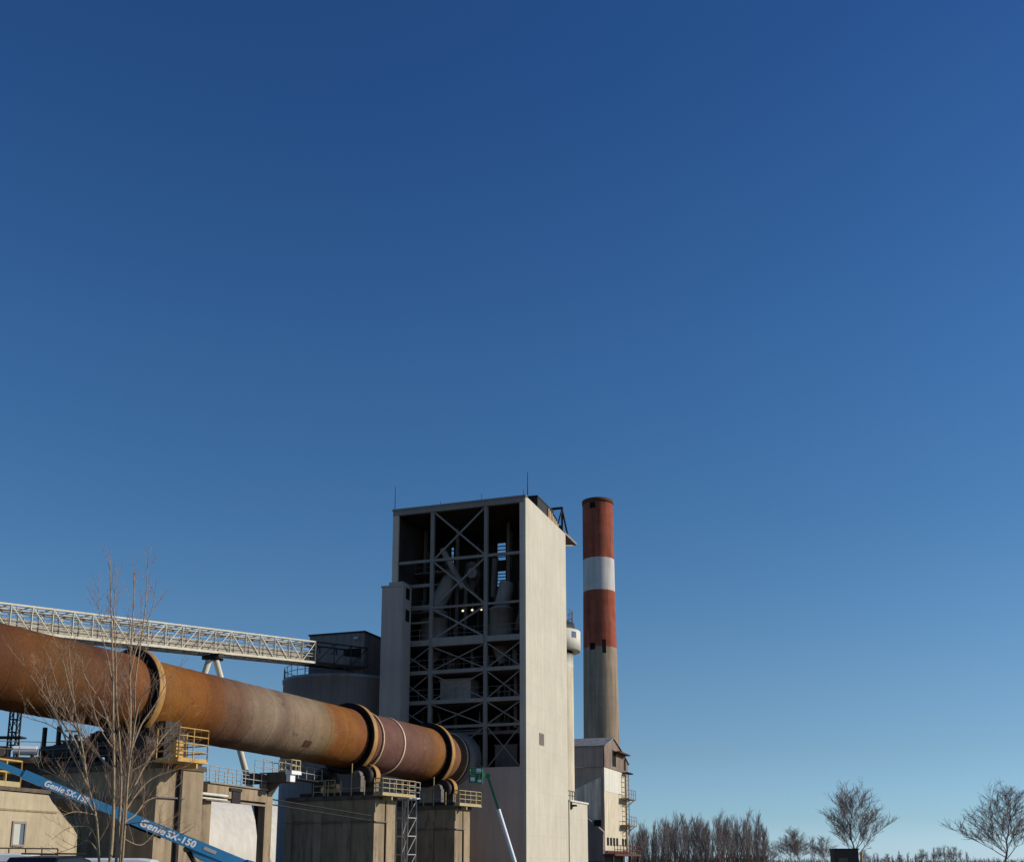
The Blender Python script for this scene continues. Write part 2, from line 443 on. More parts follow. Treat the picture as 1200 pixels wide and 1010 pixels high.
for i_, a_, lab_ in ((1, .3, 'yellow step frame standing on the front edge of the broad middle pier'), (2, -2.6, 'yellow hoist block standing on the far pier top, right of the ladder tower')):
    fr_, zt_2 = pier_fr[i_], pier_top[i_]; hl_2 = PIERS[i_]['hl']
    if i_ == 1:
        g = thing('step_frame', fr_.p(a_, -hl_2, zt_2 + .28), lab_, 'step frame')
        fm = MB()
        for a2 in (-2.1, -1.1, -.95, -.05):
            fm.bar(fr_.p(a2, -hl_2 - .06, zt_2 + .03), fr_.p(a2, -hl_2 - .06, zt_2 + 1.25), .07)
        for z2_ in (.35, .8, 1.22):
            fm.bar(fr_.p(-2.1, -hl_2 - .06, zt_2 + z2_), fr_.p(-1.1, -hl_2 - .06, zt_2 + z2_), .06); fm.bar(fr_.p(-.95, -hl_2 - .06, zt_2 + z2_), fr_.p(-.05, -hl_2 - .06, zt_2 + z2_), .06)
        fm.build('rail', M['railcream'], g)
        MB().fbox(fr_, -.9, -.1, -hl_2 - .02, -hl_2 + .5, zt_2 + .285, zt_2 + .55).build('step', M['yellow'], g)
    else:
        g = thing('hoist_block', fr_.p(a_, -.9, zt_2 + .28), lab_, 'hoist block')
        MB().prism([fr_.p(a_ - .3, -1.0, zt_2 + .3), fr_.p(a_ + .1, -1.0, zt_2 + .3), fr_.p(a_ + .45, -1.0, zt_2 + .75), fr_.p(a_ + .2, -1.0, zt_2 + 1.1), fr_.p(a_ - .25, -1.0, zt_2 + 1.15)], KH * .4).build('housing', M['yellow'], g)
        MB().tube(fr_.p(a_ - .05, -1.06, zt_2 + .75), fr_.p(a_ - .05, -.5, zt_2 + .75), .16, n=12).build('drum', M['darksteel'], g)
# drive machinery on the tall pier
fr, zt = pier_fr[0], pier_top[0]
g = thing('drive_gearbox', fr.p(2.6, -.4, zt + .28), 'dark kiln drive gearbox and motor on the tallest pier top, behind bare tree', 'gearbox')
MB().fbox(fr, 3.0, 4.5, -1.3, .6, zt + .281, zt + 1.9).fbox(fr, 3.3, 4.2, -1.0, .3, zt + 1.9, zt + 2.5).build('housing', M['darksteel'], g)
MB().tube(fr.p(3.7, -1.3, zt + 1.1), fr.p(3.7, -2.3, zt + 1.1), .45, n=16).build('motor', M['darksteel'], g)
MB().fbox(fr, 3.2, 4.2, -2.5, -1.4, zt + .0, zt + .6).build('motor_base', M['darksteel'], g)
g = thing('machinery_frame', fr.p(-1, -1.6, zt + .28), 'dark steel frame of posts and ducts under the kiln on the tallest pier top', 'steel frame')
m_ = MB()
for a in (-5.5, -4.2, -2.6, -1.2, .4, 1.8):
    m_.fbox(fr, a - .1, a + .1, -1.68, -1.48, zt + .05, zt + 1.7 + (.9 if a < -3 else .3))
m_.fbox(fr, -5.6, 1.9, -1.70, -1.46, zt + 1.2, zt + 1.42)
m_.build('post_frame', M['darksteel'], g)
MB().fbox(fr, -2.4, 3.0, .5, .62, zt + .29, zt + 1.9).fbox(fr, -4.6, -2.41, .2, .32, zt + .29, zt + 1.3).build('guard_panel', M['concdark'], g)
MB().railing([fr.p(-5.4, -1.9, zt + .05), fr.p(4.4, -1.9, zt + .05)], 1.1, 1.2, .035).build('railing', M['steelmid'], g)
d_ = MB().tube(fr.p(-4.8, -1.2, zt + 1.0), fr.p(-1.5, -1.2, zt + 1.1), .55, n=14).tube(fr.p(-1.5, -1.2, zt + 1.1), fr.p(1.2, -1.2, zt + .7), .35, n=12)
d_.build('duct', M['darksteel'], g)
q = fr.p(PIERS[0]['hw'] + .75, -1.2, zt + .051)
bx = MB(); f2 = Frame(q, KE1, KH); bx.fbox(f2, -.18, .18, -.28, .28, q.z, q.z + 1.1).fbox(f2, -.14, .14, -.22, .22, q.z + 1.1, q.z + 1.25)
tag(bx.build('control_cabinet', M['yellow']), 'yellow cabinet standing inside the yellow railed platform of the tallest pier', 'cabinet')

# ================================================================== TOWER
U, V = az(19.2), az(19.2 - 90)
C0 = at(617, 1010, 97.1)
T = Frame((C0.x, C0.y, 0), V, U)
Pf = T.p(0, 0, 0)
def tw(px, py, d=0.):          # (w, z) on the plane at depth d behind the front
    a, b, z = T.inv(on_plane(px, py, T.p(0, d, 0), U)); return a, z
def td(px, py, w=0.):
    a, b, z = T.inv(on_plane(px, py, T.p(w, 0, 0), V)); return b, z
WT = tw(460, 640)[0]
DT = td(664, 760)[0]
ZT = tw(617, 580.5)[1]
tower = thing('preheater_tower', T.p(WT / 2, DT / 2, 0), 'tall open fronted steel tower with a blank cream sunlit side wall', 'tower building')
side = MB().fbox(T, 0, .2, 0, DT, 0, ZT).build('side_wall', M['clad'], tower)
vd, vz = td(634.5, 866)
MB().fbox(T, -.05, -.002, vd - .65, vd + .65, vz - .55, vz + .55).build('vent_frame', M['steelgrey'], side)
lv = MB()
for j in range(8): lv.fbox(T, -.085, -.052, vd - .55, vd + .55, vz - .46 + j * .12, vz - .40 + j * .12)
lv.build('louvre', M['steelmid'], side)
zr = tw(610, 588.4)[1]
zb = tw(600, 898)[1]
wr = tw(609, 700)[0]                 # inner edge of right front strip
wl = tw(466.5, 640)[0]
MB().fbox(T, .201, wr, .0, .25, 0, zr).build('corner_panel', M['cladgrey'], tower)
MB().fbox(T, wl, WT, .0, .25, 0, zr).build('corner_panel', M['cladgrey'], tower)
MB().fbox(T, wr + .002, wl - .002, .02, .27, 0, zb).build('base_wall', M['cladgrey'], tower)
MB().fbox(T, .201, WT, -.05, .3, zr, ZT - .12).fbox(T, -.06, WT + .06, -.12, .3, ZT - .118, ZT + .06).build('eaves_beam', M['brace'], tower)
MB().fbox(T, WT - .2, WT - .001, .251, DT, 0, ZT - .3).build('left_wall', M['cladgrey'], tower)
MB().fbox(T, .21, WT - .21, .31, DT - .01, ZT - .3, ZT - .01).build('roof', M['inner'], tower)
# back wall with openings
holes = []
for (x0, x1, y0, y1) in ((524.5, 531.5, 640, 662), (533, 537, 628, 634), (582, 592.5, 669, 686.5), (583, 592.5, 636, 656)):
    a1, z1 = tw(x0, y0, DT - .2); a0, z0 = tw(x1, y1, DT - .2)
    holes.append((a0, a1, z0, z1))
xs = sorted([.201, WT - .201] + [h[i] for h in holes for i in (0, 1)]); zs = sorted([0, ZT - .3] + [h[i] for h in holes for i in (2, 3)])
bw = MB()
for a0, a1 in zip(xs[:-1], xs[1:]):
    for z0, z1 in zip(zs[:-1], zs[1:]):
        ca, cz = (a0 + a1) / 2, (z0 + z1) / 2
        if not any(h[0] < ca < h[1] and h[2] < cz < h[3] for h in holes):
            bw.fbox(T, a0, a1, DT - .2, DT - .001, z0, z1)
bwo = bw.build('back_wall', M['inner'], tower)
for n, h in enumerate(holes):
    l_ = MB(); k = 5 if n else 4
    for j in range(k + 1):
        z = h[2] + (h[3] - h[2]) * j / k
        l_.fbox(T, h[0], h[1], DT - .16, DT - .06, z - .045, z + .045)
    if n == 0:
        mid = (h[0] + h[1]) / 2; l_.fbox(T, mid - .12, mid + .12, DT - .17, DT - .161, h[2], h[3])
    if n != 1: l_.build('louvre', M['inner'], bwo)
# added inner sheets, dark colour standing in for the interior shade
MB().fbox(T, .205, .26, .3, DT - .22, zb, ZT - .32).fbox(T, WT - .26, WT - .205, .3, DT - .22, zb, ZT - .32).build('shade_lining', M['inner'], tower)
# columns
wc1, wc2 = tw(504.5, 740)[0], tw(568.5, 740)[0]
for w in (wc1, wc2):
    MB().fbox(T, w - .17, w + .17, .03, .36, zb - .5, zr).build('column', M['brace'], tower)
for w in (wc1, wc2, WT - .6, .8):
    for d in (DT * .5, DT - .6):
        MB().fbox(T, w - .15, w + .15, d - .15, d + .15, 0, ZT - .31).build('column', M['innersteel'], tower)
# levels
def zlev(py, px=609): return tw(px, py)[1]
LEV = dict(b1=zlev(645), b2=zlev(702.5), f1=zlev(742), f2=zlev(779), f3=zlev(815), b6=zlev(846))
for k_, h in (('b1', .26), ('b2', .2), ('b6', .24)):
    z = LEV[k_]
    for w0, w1 in ((wr + .002, wc2 - .172), (wc2 + .172, wc1 - .172), (wc1 + .172, wl - .002)):
        MB().fbox(T, w0, w1, .06, .3, z - h, z).build('frame_beam', M['brace'], tower)
for k_, h in (('f1', .52), ('f2', .34), ('f3', .36)):
    z = LEV[k_]
    MB().fbox(T, wr + .002, wc2 - .172, .04, .34, z - h, z).fbox(T, wc2 + .172, wc1 - .172, .02 if k_ != 'f1' else -.12, .34, z - h * (1.3 if k_ == 'f1' else 1), z + (.1 if k_ == 'f1' else 0)).fbox(T, wc1 + .172, wl - .002, .04, .34, z - h, z).build('edge_beam', M['steelgrey'], tower)
    MB().fbox(T, .27, WT - .27, .345, DT - .25, z - .3, z - .02).build('floor', M['innersteel'], tower)
    MB().railing([T.p(wr + .05, .38, z), T.p(wc2 - .2, .38, z)], 1.05, 1.1, .022, (.5, 1)).railing([T.p(wc2 + .2, .38, z), T.p(wc1 - .2, .38, z)], 1.05, 1.1, .022, (.5, 1)).railing([T.p(wc1 + .2, .38, z), T.p(wl - .1, .38, z)], 1.05, 1.1, .03, (.5, 1)).build('handrail', M['brace'], tower)
z = LEV['b6'] - .5
MB().fbox(T, .27, WT - .27, 1.2, DT - .25, z - .3, z - .02).build('floor', M['innersteel'], tower)
# left bay extra beams
for y, h in ((684, .3), (709, .32), (728, .16)):
    z = tw(495, y)[1]; MB().fbox(T, wc1 + .172, wl - .002, .06, .28, z - h, z).build('frame_beam', M['brace'], tower)
# cross bracing
def xbr(w0, w1, z0, z1, t=.16, d=.15, m='steelgrey', half=False):
    b = MB()
    b.bar(T.p(w0, d, z0), T.p(w1, d, z1), t, t * .7, U)
    b.bar(T.p(w1, d + .12, z0), T.p(w0, d + .12, z1), t, t * .7, U)
    b.build('cross_brace', M[m], tower)
zz = [zr, LEV['b1'], LEV['b2'], LEV['f1']]
hs = [0, .26, .2, .65]
for j in range(3):
    xbr(wc2 + .2, wc1 - .2, zz[j + 1] + .05, zz[j] - hs[j] - .05, .16, m='brace')
low = [(LEV['f1'] - .65, LEV['f2']), (LEV['f2'] - .36, LEV['f3']), (LEV['f3'] - .36, LEV['b6']), (LEV['b6'] - .26, zb)]
for z1, z0 in low:
    for w0, w1 in ((wr + .05, wc2 - .2), (wc2 + .2, wc1 - .2), (wc1 + .2, wl - .1)):
        xbr(w0, w1, z0 + .03, z1 - .03, .095, m='brace')
# lightning rods, roof edge
for (px, y0, y1, r) in ((462, 570, 597, .045), (617.6, 553, 580, .05)):
    a, z0 = tw(px, y1); _, z1 = tw(px, y0)
    MB().tube(T.p(a - .03, .1, ZT + .06), T.p(a - .03, .1, z1), r, r * .6, n=6).build('lightning_rod', M['darksteel'], tower)
for px, y1 in ((516, 587), (564, 578), (613, 573)):
    a, z1 = tw(px, y1)
    MB().tube(T.p(a, .1, ZT + .06), T.p(a, .1, z1), .025, n=5).build('lightning_rod', M['darksteel'], tower)
a, z1 = td(637.5, 573); MB().tube(T.p(1.5, a, ZT), T.p(1.5, a, ZT + 2.0), .03, n=5).build('lightning_rod', M['darksteel'], tower)
# rear eaves canopy beyond the back wall
cd, cz = td(676.5, 640)
can = MB(); can.prism([T.p(.05, DT + .0, ZT + .02), T.p(2.6, DT, ZT + .02), T.p(2.6, cd, ZT + .02), T.p(.05, cd, ZT + .02)], (0, 0, .22))
can.bar(T.p(.4, DT + .02, ZT - 1.2), T.p(.4, cd - .2, ZT - .05), .14).bar(T.p(2.3, DT + .02, ZT - 1.2), T.p(2.3, cd - .2, ZT - .05), .14)
can.build('rear_canopy', M['steelgrey'], tower)
# roof house and hoist
rA, rB = td(630, 596, .35)[0], td(648, 592, .35)[0]; rz = td(640, 590.5, .35)[1]
rh = thing('roof_house', T.p(1.2, rA, ZT), 'small dark roof house with tan louvres on top of the tower, behind front eaves', 'roof house')
MB().fbox(T, .35, 3.4, rA, rB, ZT + .0, rz - .12).build('wall', M['darksteel'], rh)
MB().fbox(T, .3, 3.5, rA - .15, rB + .1, rz - .12, rz).build('roof', M['darksteel'], rh)
lo_ = MB()
la_ = td(642, 600, .3)[0]
for j in range(7): lo_.fbox(T, .22, .34, la_ + j * .5, la_ + j * .5 + .28, ZT + .1, rz - .3 - .12 * j)
lo_.build('louvre_fin', M['tan'], rh)
hA, hB, hC = td(643, 595, .4)[0], td(658.5, 594.5, .4)[0], td(666, 628, .4)[0]; hz_ = td(658.5, 594.5, .4)[1]
hoist = thing('roof_hoist', T.p(1, hB, ZT), 'dark steel hoist frame with sloping legs on the rear of the tower roof', 'hoist')
hf = MB()
for w in (.4, 1.6):
    hf.bar(T.p(w, hB, ZT + .01), T.p(w, hB, hz_ - .1), .2).bar(T.p(w, hC, ZT + .25), T.p(w, hB, hz_ - .1), .16).bar(T.p(w, hB - 1.9, ZT + .01), T.p(w, hB - .1, hz_ - .3), .12)
    pass
hf.bar(T.p(.3, hB, hz_ - .06), T.p(1.8, hB, hz_ - .06), .2, .22).bar(T.p(.4, hB - 1.8, ZT + 1.0), T.p(1.6, hB, hz_ - .2), .09)
hf.build('leg_frame', M['darksteel'], hoist)

# equipment inside the tower
def vessel(name, px, py, d, wpx, y0, y1, label, cone=2.2, m='vessel'):
    a, z0 = tw(px, y1, d); _, z1 = tw(px, y0, d)
    r = abs(tw(px - wpx / 2, py, d)[0] - tw(px + wpx / 2, py, d)[0]) / 2
    o = T.p(a, d, z0)
    root = thing(name, o, label, 'cyclone', 'preheater cyclones inside the tower')
    MB().lathe(o, (0, 0, 1), [(-cone, r * .25), (0, r), (z1 - z0, r), (z1 - z0, r + .06), (z1 - z0 + .12, r + .06), (z1 - z0 + .5, r * .4), (z1 - z0 + .5, .01)], 40).build('body', M[m], root)
    return root, o, r, z1
v1, o1, r1, zt1 = vessel('preheater_cyclone', 588, 730, 4.2, 27, 715, 753, 'grey cylindrical cyclone in the right bay of the open tower front', 2.0)
MB().tube(Vector((o1.x, o1.y, zt1 + .3)), T.p(T.inv(o1)[0] - .4, 4.6, LEV['b2'] + 2.8), .75, .75, 20).build('riser_duct', M['vessel'], v1)
v2, o2, r2, zt2 = vessel('preheater_cyclone', 508, 735, 4.4, 30, 720, 752, 'grey cylindrical cyclone behind the left column of the open tower front', 2.0)
MB().tube(Vector((o2.x, o2.y, zt2 + .3)), T.p(tw(531, 672, 6)[0], 6, tw(531, 672, 6)[1]), .8, .8, 20).build('riser_duct', M['vessel'], v2)
v3, o3, r3, zt3 = vessel('preheater_cyclone', 553, 672, 8.0, 15, 664, 680, 'small upper cyclone hanging behind the middle bay crossing braces', 1.2)
fl = MB().tube(T.p(tw(553, 671, 5.5)[0], 5.5, tw(553, 671, 5.5)[1]), T.p(tw(553, 671, 5.5)[0], 6.6, tw(553, 671, 5.5)[1]), .52, n=24).build('round_flange', M['vessel'], v3)
pw = thing('pipework', T.p(WT / 2, 5, LEV['f1']), 'tangle of dark dusty pipes and ducts deep inside the open tower front', 'pipework')
rp_ = random.Random(31)
for q_ in range(44):
    d_ = rp_.uniform(2.5, DT - 1.2); w_ = rp_.uniform(.8, WT - .8); z_ = rp_.uniform(zb + 1, ZT - 4); r_ = rp_.choice((.08, .1, .14, .2, .32))
    k_ = rp_.random()
    if k_ < .4: e_ = T.p(w_, d_, min(ZT - .5, z_ + rp_.uniform(3, 9)))
    elif k_ < .75: e_ = T.p(min(WT - .5, max(.5, w_ + rp_.uniform(-5, 5))), d_, z_)
    else: e_ = T.p(min(WT - .5, max(.5, w_ + rp_.uniform(-3, 3))), d_ * .8 + .6, min(ZT - .5, z_ + rp_.uniform(2, 5)))
    MB().tube(T.p(w_, d_, z_), e_, r_, r_, 10).build('pipe', M['vessel'] if q_ % 2 else M['innersteel'], pw)
for zf_, w0_, w1_, d0_ in ((LEV['b2'] - .1, wc1 + .3, WT - .4, 1.2), (LEV['b1'] - .1, wc1 + .3, WT - .5, 4.0)):
    MB().fbox(T, max(.4, w0_), w1_, d0_, d0_ + 3.2, zf_ - .12, zf_).railing([T.p(max(.4, w0_), d0_ + .05, zf_), T.p(w1_, d0_ + .05, zf_)], 1.05, 1.1, .025).build('gantry', M['innersteel'], pw)
a0, z0 = tw(553, 819, 1.6); a1, z1 = tw(517.5, 798, 1.6)
cab = thing('equipment_cabin', T.p((a0 + a1) / 2, 2.2, LEV['f3']), 'pale box cabin on a floor of the open tower, behind braces', 'cabin')
MB().fbox(T, a0, a1, 1.3, 3.4, LEV['f3'] - .015, z1).build('wall', M['vessel'], cab)
MB().fbox(T, a0 - .1, a1 + .1, 1.2, 3.5, z1, z1 + .1).build('roof', M['steelgrey'], cab)
for j, px in enumerate((542.5, 553.5, 564)):
    a, z = tw(px, 715.5 - j * .8, 3.0)
    r = thing('work_lamp', T.p(a, 3.0, z), ['leftmost lit work lamp in the tower middle bay', 'lit work lamp between two others in the tower middle bay', 'lit work lamp beside the right column of the tower middle bay'][j], 'lamp', 'lit lamps inside the tower')
    MB().tube(T.p(a, 2.93, z), T.p(a, 3.0, z), .09, n=12).build('lens', M['lamp'], r)
    MB().fbox(T, a - .19, a + .19, 3.001, 3.2, z - .14, z + .14).tube(T.p(a, 3.1, z + .14), T.p(a, 3.1, z + .9), .03, n=5).build('housing', M['innersteel'], r)
a0, z0 = tw(607, 897, 2.2); a1, z1 = tw(581, 874, 2.2)
cb = thing('feed_hopper', T.p((a0 + a1) / 2, 2.6, zb), 'dull grey feed hopper box just above the tower base wall, beside kiln end', 'hopper')
MB().fbox(T, a0, a1, 2.0, 4.2, zb - 2, z1).build('bin', M['innersteel'], cb)
MB().fbox(T, a0 - .08, a1 + .08, 1.95, 4.3, z1, z1 + .1).build('rim', M['innersteel'], cb)

# lift shaft at the left front corner
a1s = tw(446.5, 740, -2.0)[0]; a0s = tw(471.2, 740, -2.0)[0]
zs_ = tw(460, 687.5, -2.0)[1]
sh = thing('lift_shaft', T.p((a0s + a1s) / 2, -1, 0), 'plain grey lift shaft block attached at the left front corner of tower', 'lift shaft')
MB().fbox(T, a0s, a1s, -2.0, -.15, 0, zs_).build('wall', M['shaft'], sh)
MB().fbox(T, a0s - .05, a1s + .08, -2.08, -.14, zs_, zs_ + .15).fbox(T, a0s + .2, a1s - .5, -1.6, -.16, zs_ + .15, zs_ + .55).build('roof', M['shaft'], sh)
for y in (695, 721):
    z = tw(475, y, -1.2)[1]
    MB().fbox(T, a0s - .03, a0s - .002, -1.35, -.55, z - .55, z + .55).build('opening', M['black'], sh)

# ================================================================== ANNEX, WHITE SILO, STACK, MILL
d1, _ = td(688, 1000)
za = z_at(938.5, T.p(0, DT, 0))
an = thing('tower_annex', T.p(2.5, (DT + d1) / 2, 0), 'low cream annex with a flat roof against the rear of the tower', 'annex')
MB().fbox(T, -.1, 5, DT + .05, d1, 0, za).build('wall', M['clad'], an)
MB().fbox(T, -.22, 5.1, DT + .05, d1 + .1, za, za + .16).build('roof', M['white'], an)
dl, zl = td(670.5, 944, -.1)
MB().fbox(T, -.5, -.101, dl - .35, dl + .35, zl - .05, zl + .12).fbox(T, -.2, -.101, dl - .7, dl - .3, zl - .35, zl + .35).build('wall_lamp', M['black'], an)
MB().railing([T.p(.1, DT + .2, za + .16), T.p(.1, DT + 2.6, za + .16)], .9, .8, .05).build('railing', M['steelmid'], an)

sc = at(650, 1010, 117); sc.z = 0
ws = thing('white_silo', sc, 'slim white round silo with a wider drum head, peeping out behind the tower', 'silo')
def rad_px(px, py, c):           # radius so that the silhouette reaches px
    r = ray(px, py); b = atan2(r.x, r.y) - atan2(c.x, c.y); return abs(sin(b)) * sqrt(c.x ** 2 + c.y ** 2)
rs, rh_ = rad_px(672.6, 850, sc), rad_px(680.3, 755, sc)
zh1, zh0 = z_at(741, sc), z_at(764, sc)
zw = z_at(783, sc)
MB().lathe(sc, (0, 0, 1), [(0, rs), (zw, rs)], 48).build('lower_shaft', M['whitedirty'], ws)
MB().lathe(sc, (0, 0, 1), [(zw, rs + .01), (zh0 - .3, rs + .01), (zh0 - .3, rs + .02)], 48).build('upper_shaft', M['white'], ws)
MB().lathe(sc, (0, 0, 1), [(zh0 - .02, rs - .1), (zh0, rh_), (zh1, rh_), (zh1 + .02, rh_ - .15), (zh1 + .05, .1)], 56).build('drum_head', M['white'], ws)
MB().lathe(sc, (0, 0, 1), [(zh1 + .03, rh_ * .82), (zh1 + .9, rh_ * .78), (zh1 + 1.1, .1)], 40).build('roof_cap', M['darksteel'], ws)
rl = MB()
for j in range(20):
    a = 2 * pi * j / 20; p = sc + Vector((cos(a) * rs * 1.0, sin(a) * rs * 1.0, zh1 + 1.0)); rl.tube(p, p + Vector((0, 0, 1.3)), .03, n=4)
    q = sc + Vector((cos(a + pi / 10) * rs, sin(a + pi / 10) * rs, zh1 + 1.0))
    for h in (.65, 1.3): rl.tube(p + Vector((0, 0, h)), q + Vector((0, 0, h)), .03, n=4)
rl.build('railing', M['steelmid'], ws)
for j in range(8):
    a = radians(-90 + 25 - j * 45 + 22); n_ = Vector((cos(a), sin(a), 0)); t_ = Vector((-sin(a), cos(a), 0))
    f_ = Frame(sc + n_ * (rh_ + .0), t_, n_)
    MB().fbox(f_, -.34, .34, -.12, .02, zh1 - .95, zh1 - .3).build('window', M['glass'], ws)
MB().tube(sc + Vector((rs * .5, -rs * .3, zh1 + 1)), sc + Vector((rs * .5, -rs * .3, zh1 + 5.5)), .04, n=5).build('antenna', M['steelmid'], ws)

kc = at(707.4, 1010, 160); kc.z = 0
st = thing('smokestack', kc, 'tall round smokestack painted red, white and red over bare concrete', 'chimney')
kcf = kc * (1 - 2.3 / kc.length)
zt_ = z_at(582.5, kcf)
def srad(py, w): return w / F_PX * (kc.y * CT + (z_at(py, kcf) - CAMZ) * ST)
prof_pts = [(582, 17.7), (652, 18.3), (690, 18.6), (757, 19.6), (866, 21.0)]
def stprof(y0, y1, n=8):
    out = []
    for j in range(n + 1):
        y = y0 + (y1 - y0) * j / n
        for (ya, wa), (yb, wb) in zip(prof_pts[:-1], prof_pts[1:]):
            if ya - .01 <= y <= yb + .01: w = wa + (wb - wa) * (y - ya) / (yb - ya); break
        out.append((z_at(y, kcf), srad(y, w)))
    return out[::-1]
M['stackred'] = mat('faded_red_paint', (170, 88, 64), .25, .6, .4, rough=.9, stain=(128, 82, 66), seam=1.6)
M['stackwhite'] = mat('faded_white_paint', (206, 200, 192), .08, .4, .2, rough=.9)
M['stackconc'] = mat('bare_stack_concrete', (170, 150, 126), .14, .4, .35, rough=.95, seam=1.6)
MB().lathe(kc, (0, 0, 1), [(0, srad(866, 22.4))] + stprof(757, 866), 64).build('concrete_shaft', M['stackconc'], st)
MB().lathe(kc, (0, 0, 1), stprof(690, 757), 64).build('red_band', M['stackred'], st)
MB().lathe(kc, (0, 0, 1), stprof(652, 690), 64).build('white_band', M['stackwhite'], st)
r0 = srad(582, 17.7)
MB().lathe(kc, (0, 0, 1), stprof(583, 652) + [(zt_, r0), (zt_ + .02, r0 - .35), (zt_ - 3, r0 - .4), (zt_ - 3, .01)], 64).build('red_band', M['stackred'], st)
MB().lathe(kc, (0, 0, 1), [(zt_ - .55, r0 + .003), (zt_ - .55, r0 + .07), (zt_ + .05, r0 + .07), (zt_ + .05, r0 - .01)], 64, True).build('rim', M['plate'], st)
for px, py, w, h in ((694.5, 591, .42, .45), (694.5, 756.5, .4, .5), (708, 757, .28, 1.0)):
    c = kc.copy(); z = z_at(py, kcf); r_ = srad(py, 17.8 if py < 600 else 19.6)
    ux = (px - proj(Vector((kc.x, kc.y, z)))[0]) / (17.8 if py < 600 else 19.6)
    to = Vector((-kc.x, -kc.y, 0)).normalized(); rt = Vector((-to.y, to.x, 0)); 
    n_ = rt * ux + to * sqrt(1 - ux * ux); t_ = Vector((-n_.y, n_.x, 0))
    f_ = Frame(kc + n_ * r_, t_, n_)
    MB().fbox(f_, -w, w, -.3, .02, z - h, z + h).build('port', M['black'], st)

# mill building
m0 = at(709.4, 1010, 136); Mf = Frame((m0.x, m0.y, 0), V, U)
Pm = Mf.p(0, 0, 0)
def md(px, py): 
    a, b, z = Mf.inv(on_plane(px, py, Pm, V)); return b, z
def mw(px, py):
    a, b, z = Mf.inv(on_plane(px, py, Pm, U)); return a, z
DM = md(735.5, 960)[0]; WM = mw(655, 960)[0]
z1 = mw(709.4, 898)[1]; z2 = mw(709, 874)[1]; zbm = mw(709.4, 999)[1]
mill = thing('mill_building', Mf.p(WM / 2, DM / 2, 0), 'tall dusty white mill block with a rusty gabled top storey, in front of smokestack', 'mill building')
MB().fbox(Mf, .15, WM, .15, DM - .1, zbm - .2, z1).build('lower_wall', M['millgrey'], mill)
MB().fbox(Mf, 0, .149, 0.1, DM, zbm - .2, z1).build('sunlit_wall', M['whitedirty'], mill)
MB().fbox(Mf, -.03, -.002, .1, DM * .72, z1 - 2.9, z1 - .05).build('clean_sheet', M['white'], mill)
MB().fbox(Mf, .4, WM, .3, DM - .3, 0, zbm - .2).build('base', M['darksteel'], mill)
# gabled top storey, ridge along the receding direction's middle
rid = z2 + 1.35
g_ = MB(); dm = DM * .36
for w0, w1 in ((.0, .1),):
    g_.prism([Mf.p(-.12, -.12, z1), Mf.p(-.12, DM + .3, z1), Mf.p(-.12, DM + .3, z2 - 1.2), Mf.p(-.12, DM * .8, z2 - .2), Mf.p(-.12, dm, rid), Mf.p(-.12, -.12, z2)], V * .15)
g_.build('gable_wall', M['rustsheet'], mill)
MB().fbox(Mf, .04, WM, -.12, -.0, z1, z2).build('upper_wall', M['millgrey'], mill)
MB().fbox(Mf, .04, WM, DM + .1, DM + .3, z1, z2 - 1.2).build('upper_wall', M['millgrey'], mill)
rf = MB()
rp = [(-.3, z2 - .02), (dm, rid + .05), (DM * .8, z2 - .15), (DM + .5, z2 - 1.3)]
for (d0, za_), (d1_, zb_) in zip(rp[:-1], rp[1:]):
    rf.prism([Mf.p(-.3, d0, za_), Mf.p(-.3, d1_, zb_), Mf.p(-.3, d1_, zb_ + .12), Mf.p(-.3, d0, za_ + .12)], V * (WM + .3))
rf.build('roof', M['roofsheet'], mill)
d_, z_ = md(718.5, 887)
MB().fbox(Mf, -.16, -.122, d_ - .9, d_ + .9, z1 + .4, z2 - .1).build('doorway', M['black'], mill)
MB().fbox(Mf, -1.0, -.161, d_ - .3, DM * .85, z2 - .35, z2 - .2).build('awning', M['plate'], mill)
d_, z_ = md(731, 896)
MB().fbox(Mf, -.16, -.122, d_ - .4, d_ + .4, z1 + .3, z1 + 1.8).fbox(Mf, -.8, -.161, d_ - 1, DM + .4, z1 - .1, z1 + .05).build('doorway', M['black'], mill)
# dust-coated inclined sheet on the shaded face
pts = [(672, 925.5), (704, 910), (704.5, 962), (703, 971), (687, 958), (672, 946)]
def mpt(px, py, off=-.0):
    a, z = mw(px, py); return Mf.p(a, off, z)
MB().prism([mpt(x, y, -.06) for x, y in pts], U * .19).build('dust_sheet', M['dust'], mill)
MB().prism([mpt(672, 950, -.9), mpt(687, 957, -.9), mpt(709, 975.5, -.9), mpt(709, 1009, -.9), mpt(672, 1009, -.9)], U * .85).build('lean_to', M['house'], mill)
MB().prism([mpt(672, 945, -.95), mpt(687, 955, -.95), mpt(709.6, 974.5, -.95), mpt(709.6, 976, -.95), mpt(687, 957.2, -.95), mpt(672, 947, -.95)], U * .9).build('lean_to_roof', M['roofsheet'], mill)
a, z = mw(702.5, 964); MB().fbox(Mf, a - .45, a + .45, -.95, -.3, z - .4, z + .35).build('fan_box', M['black'], mill)
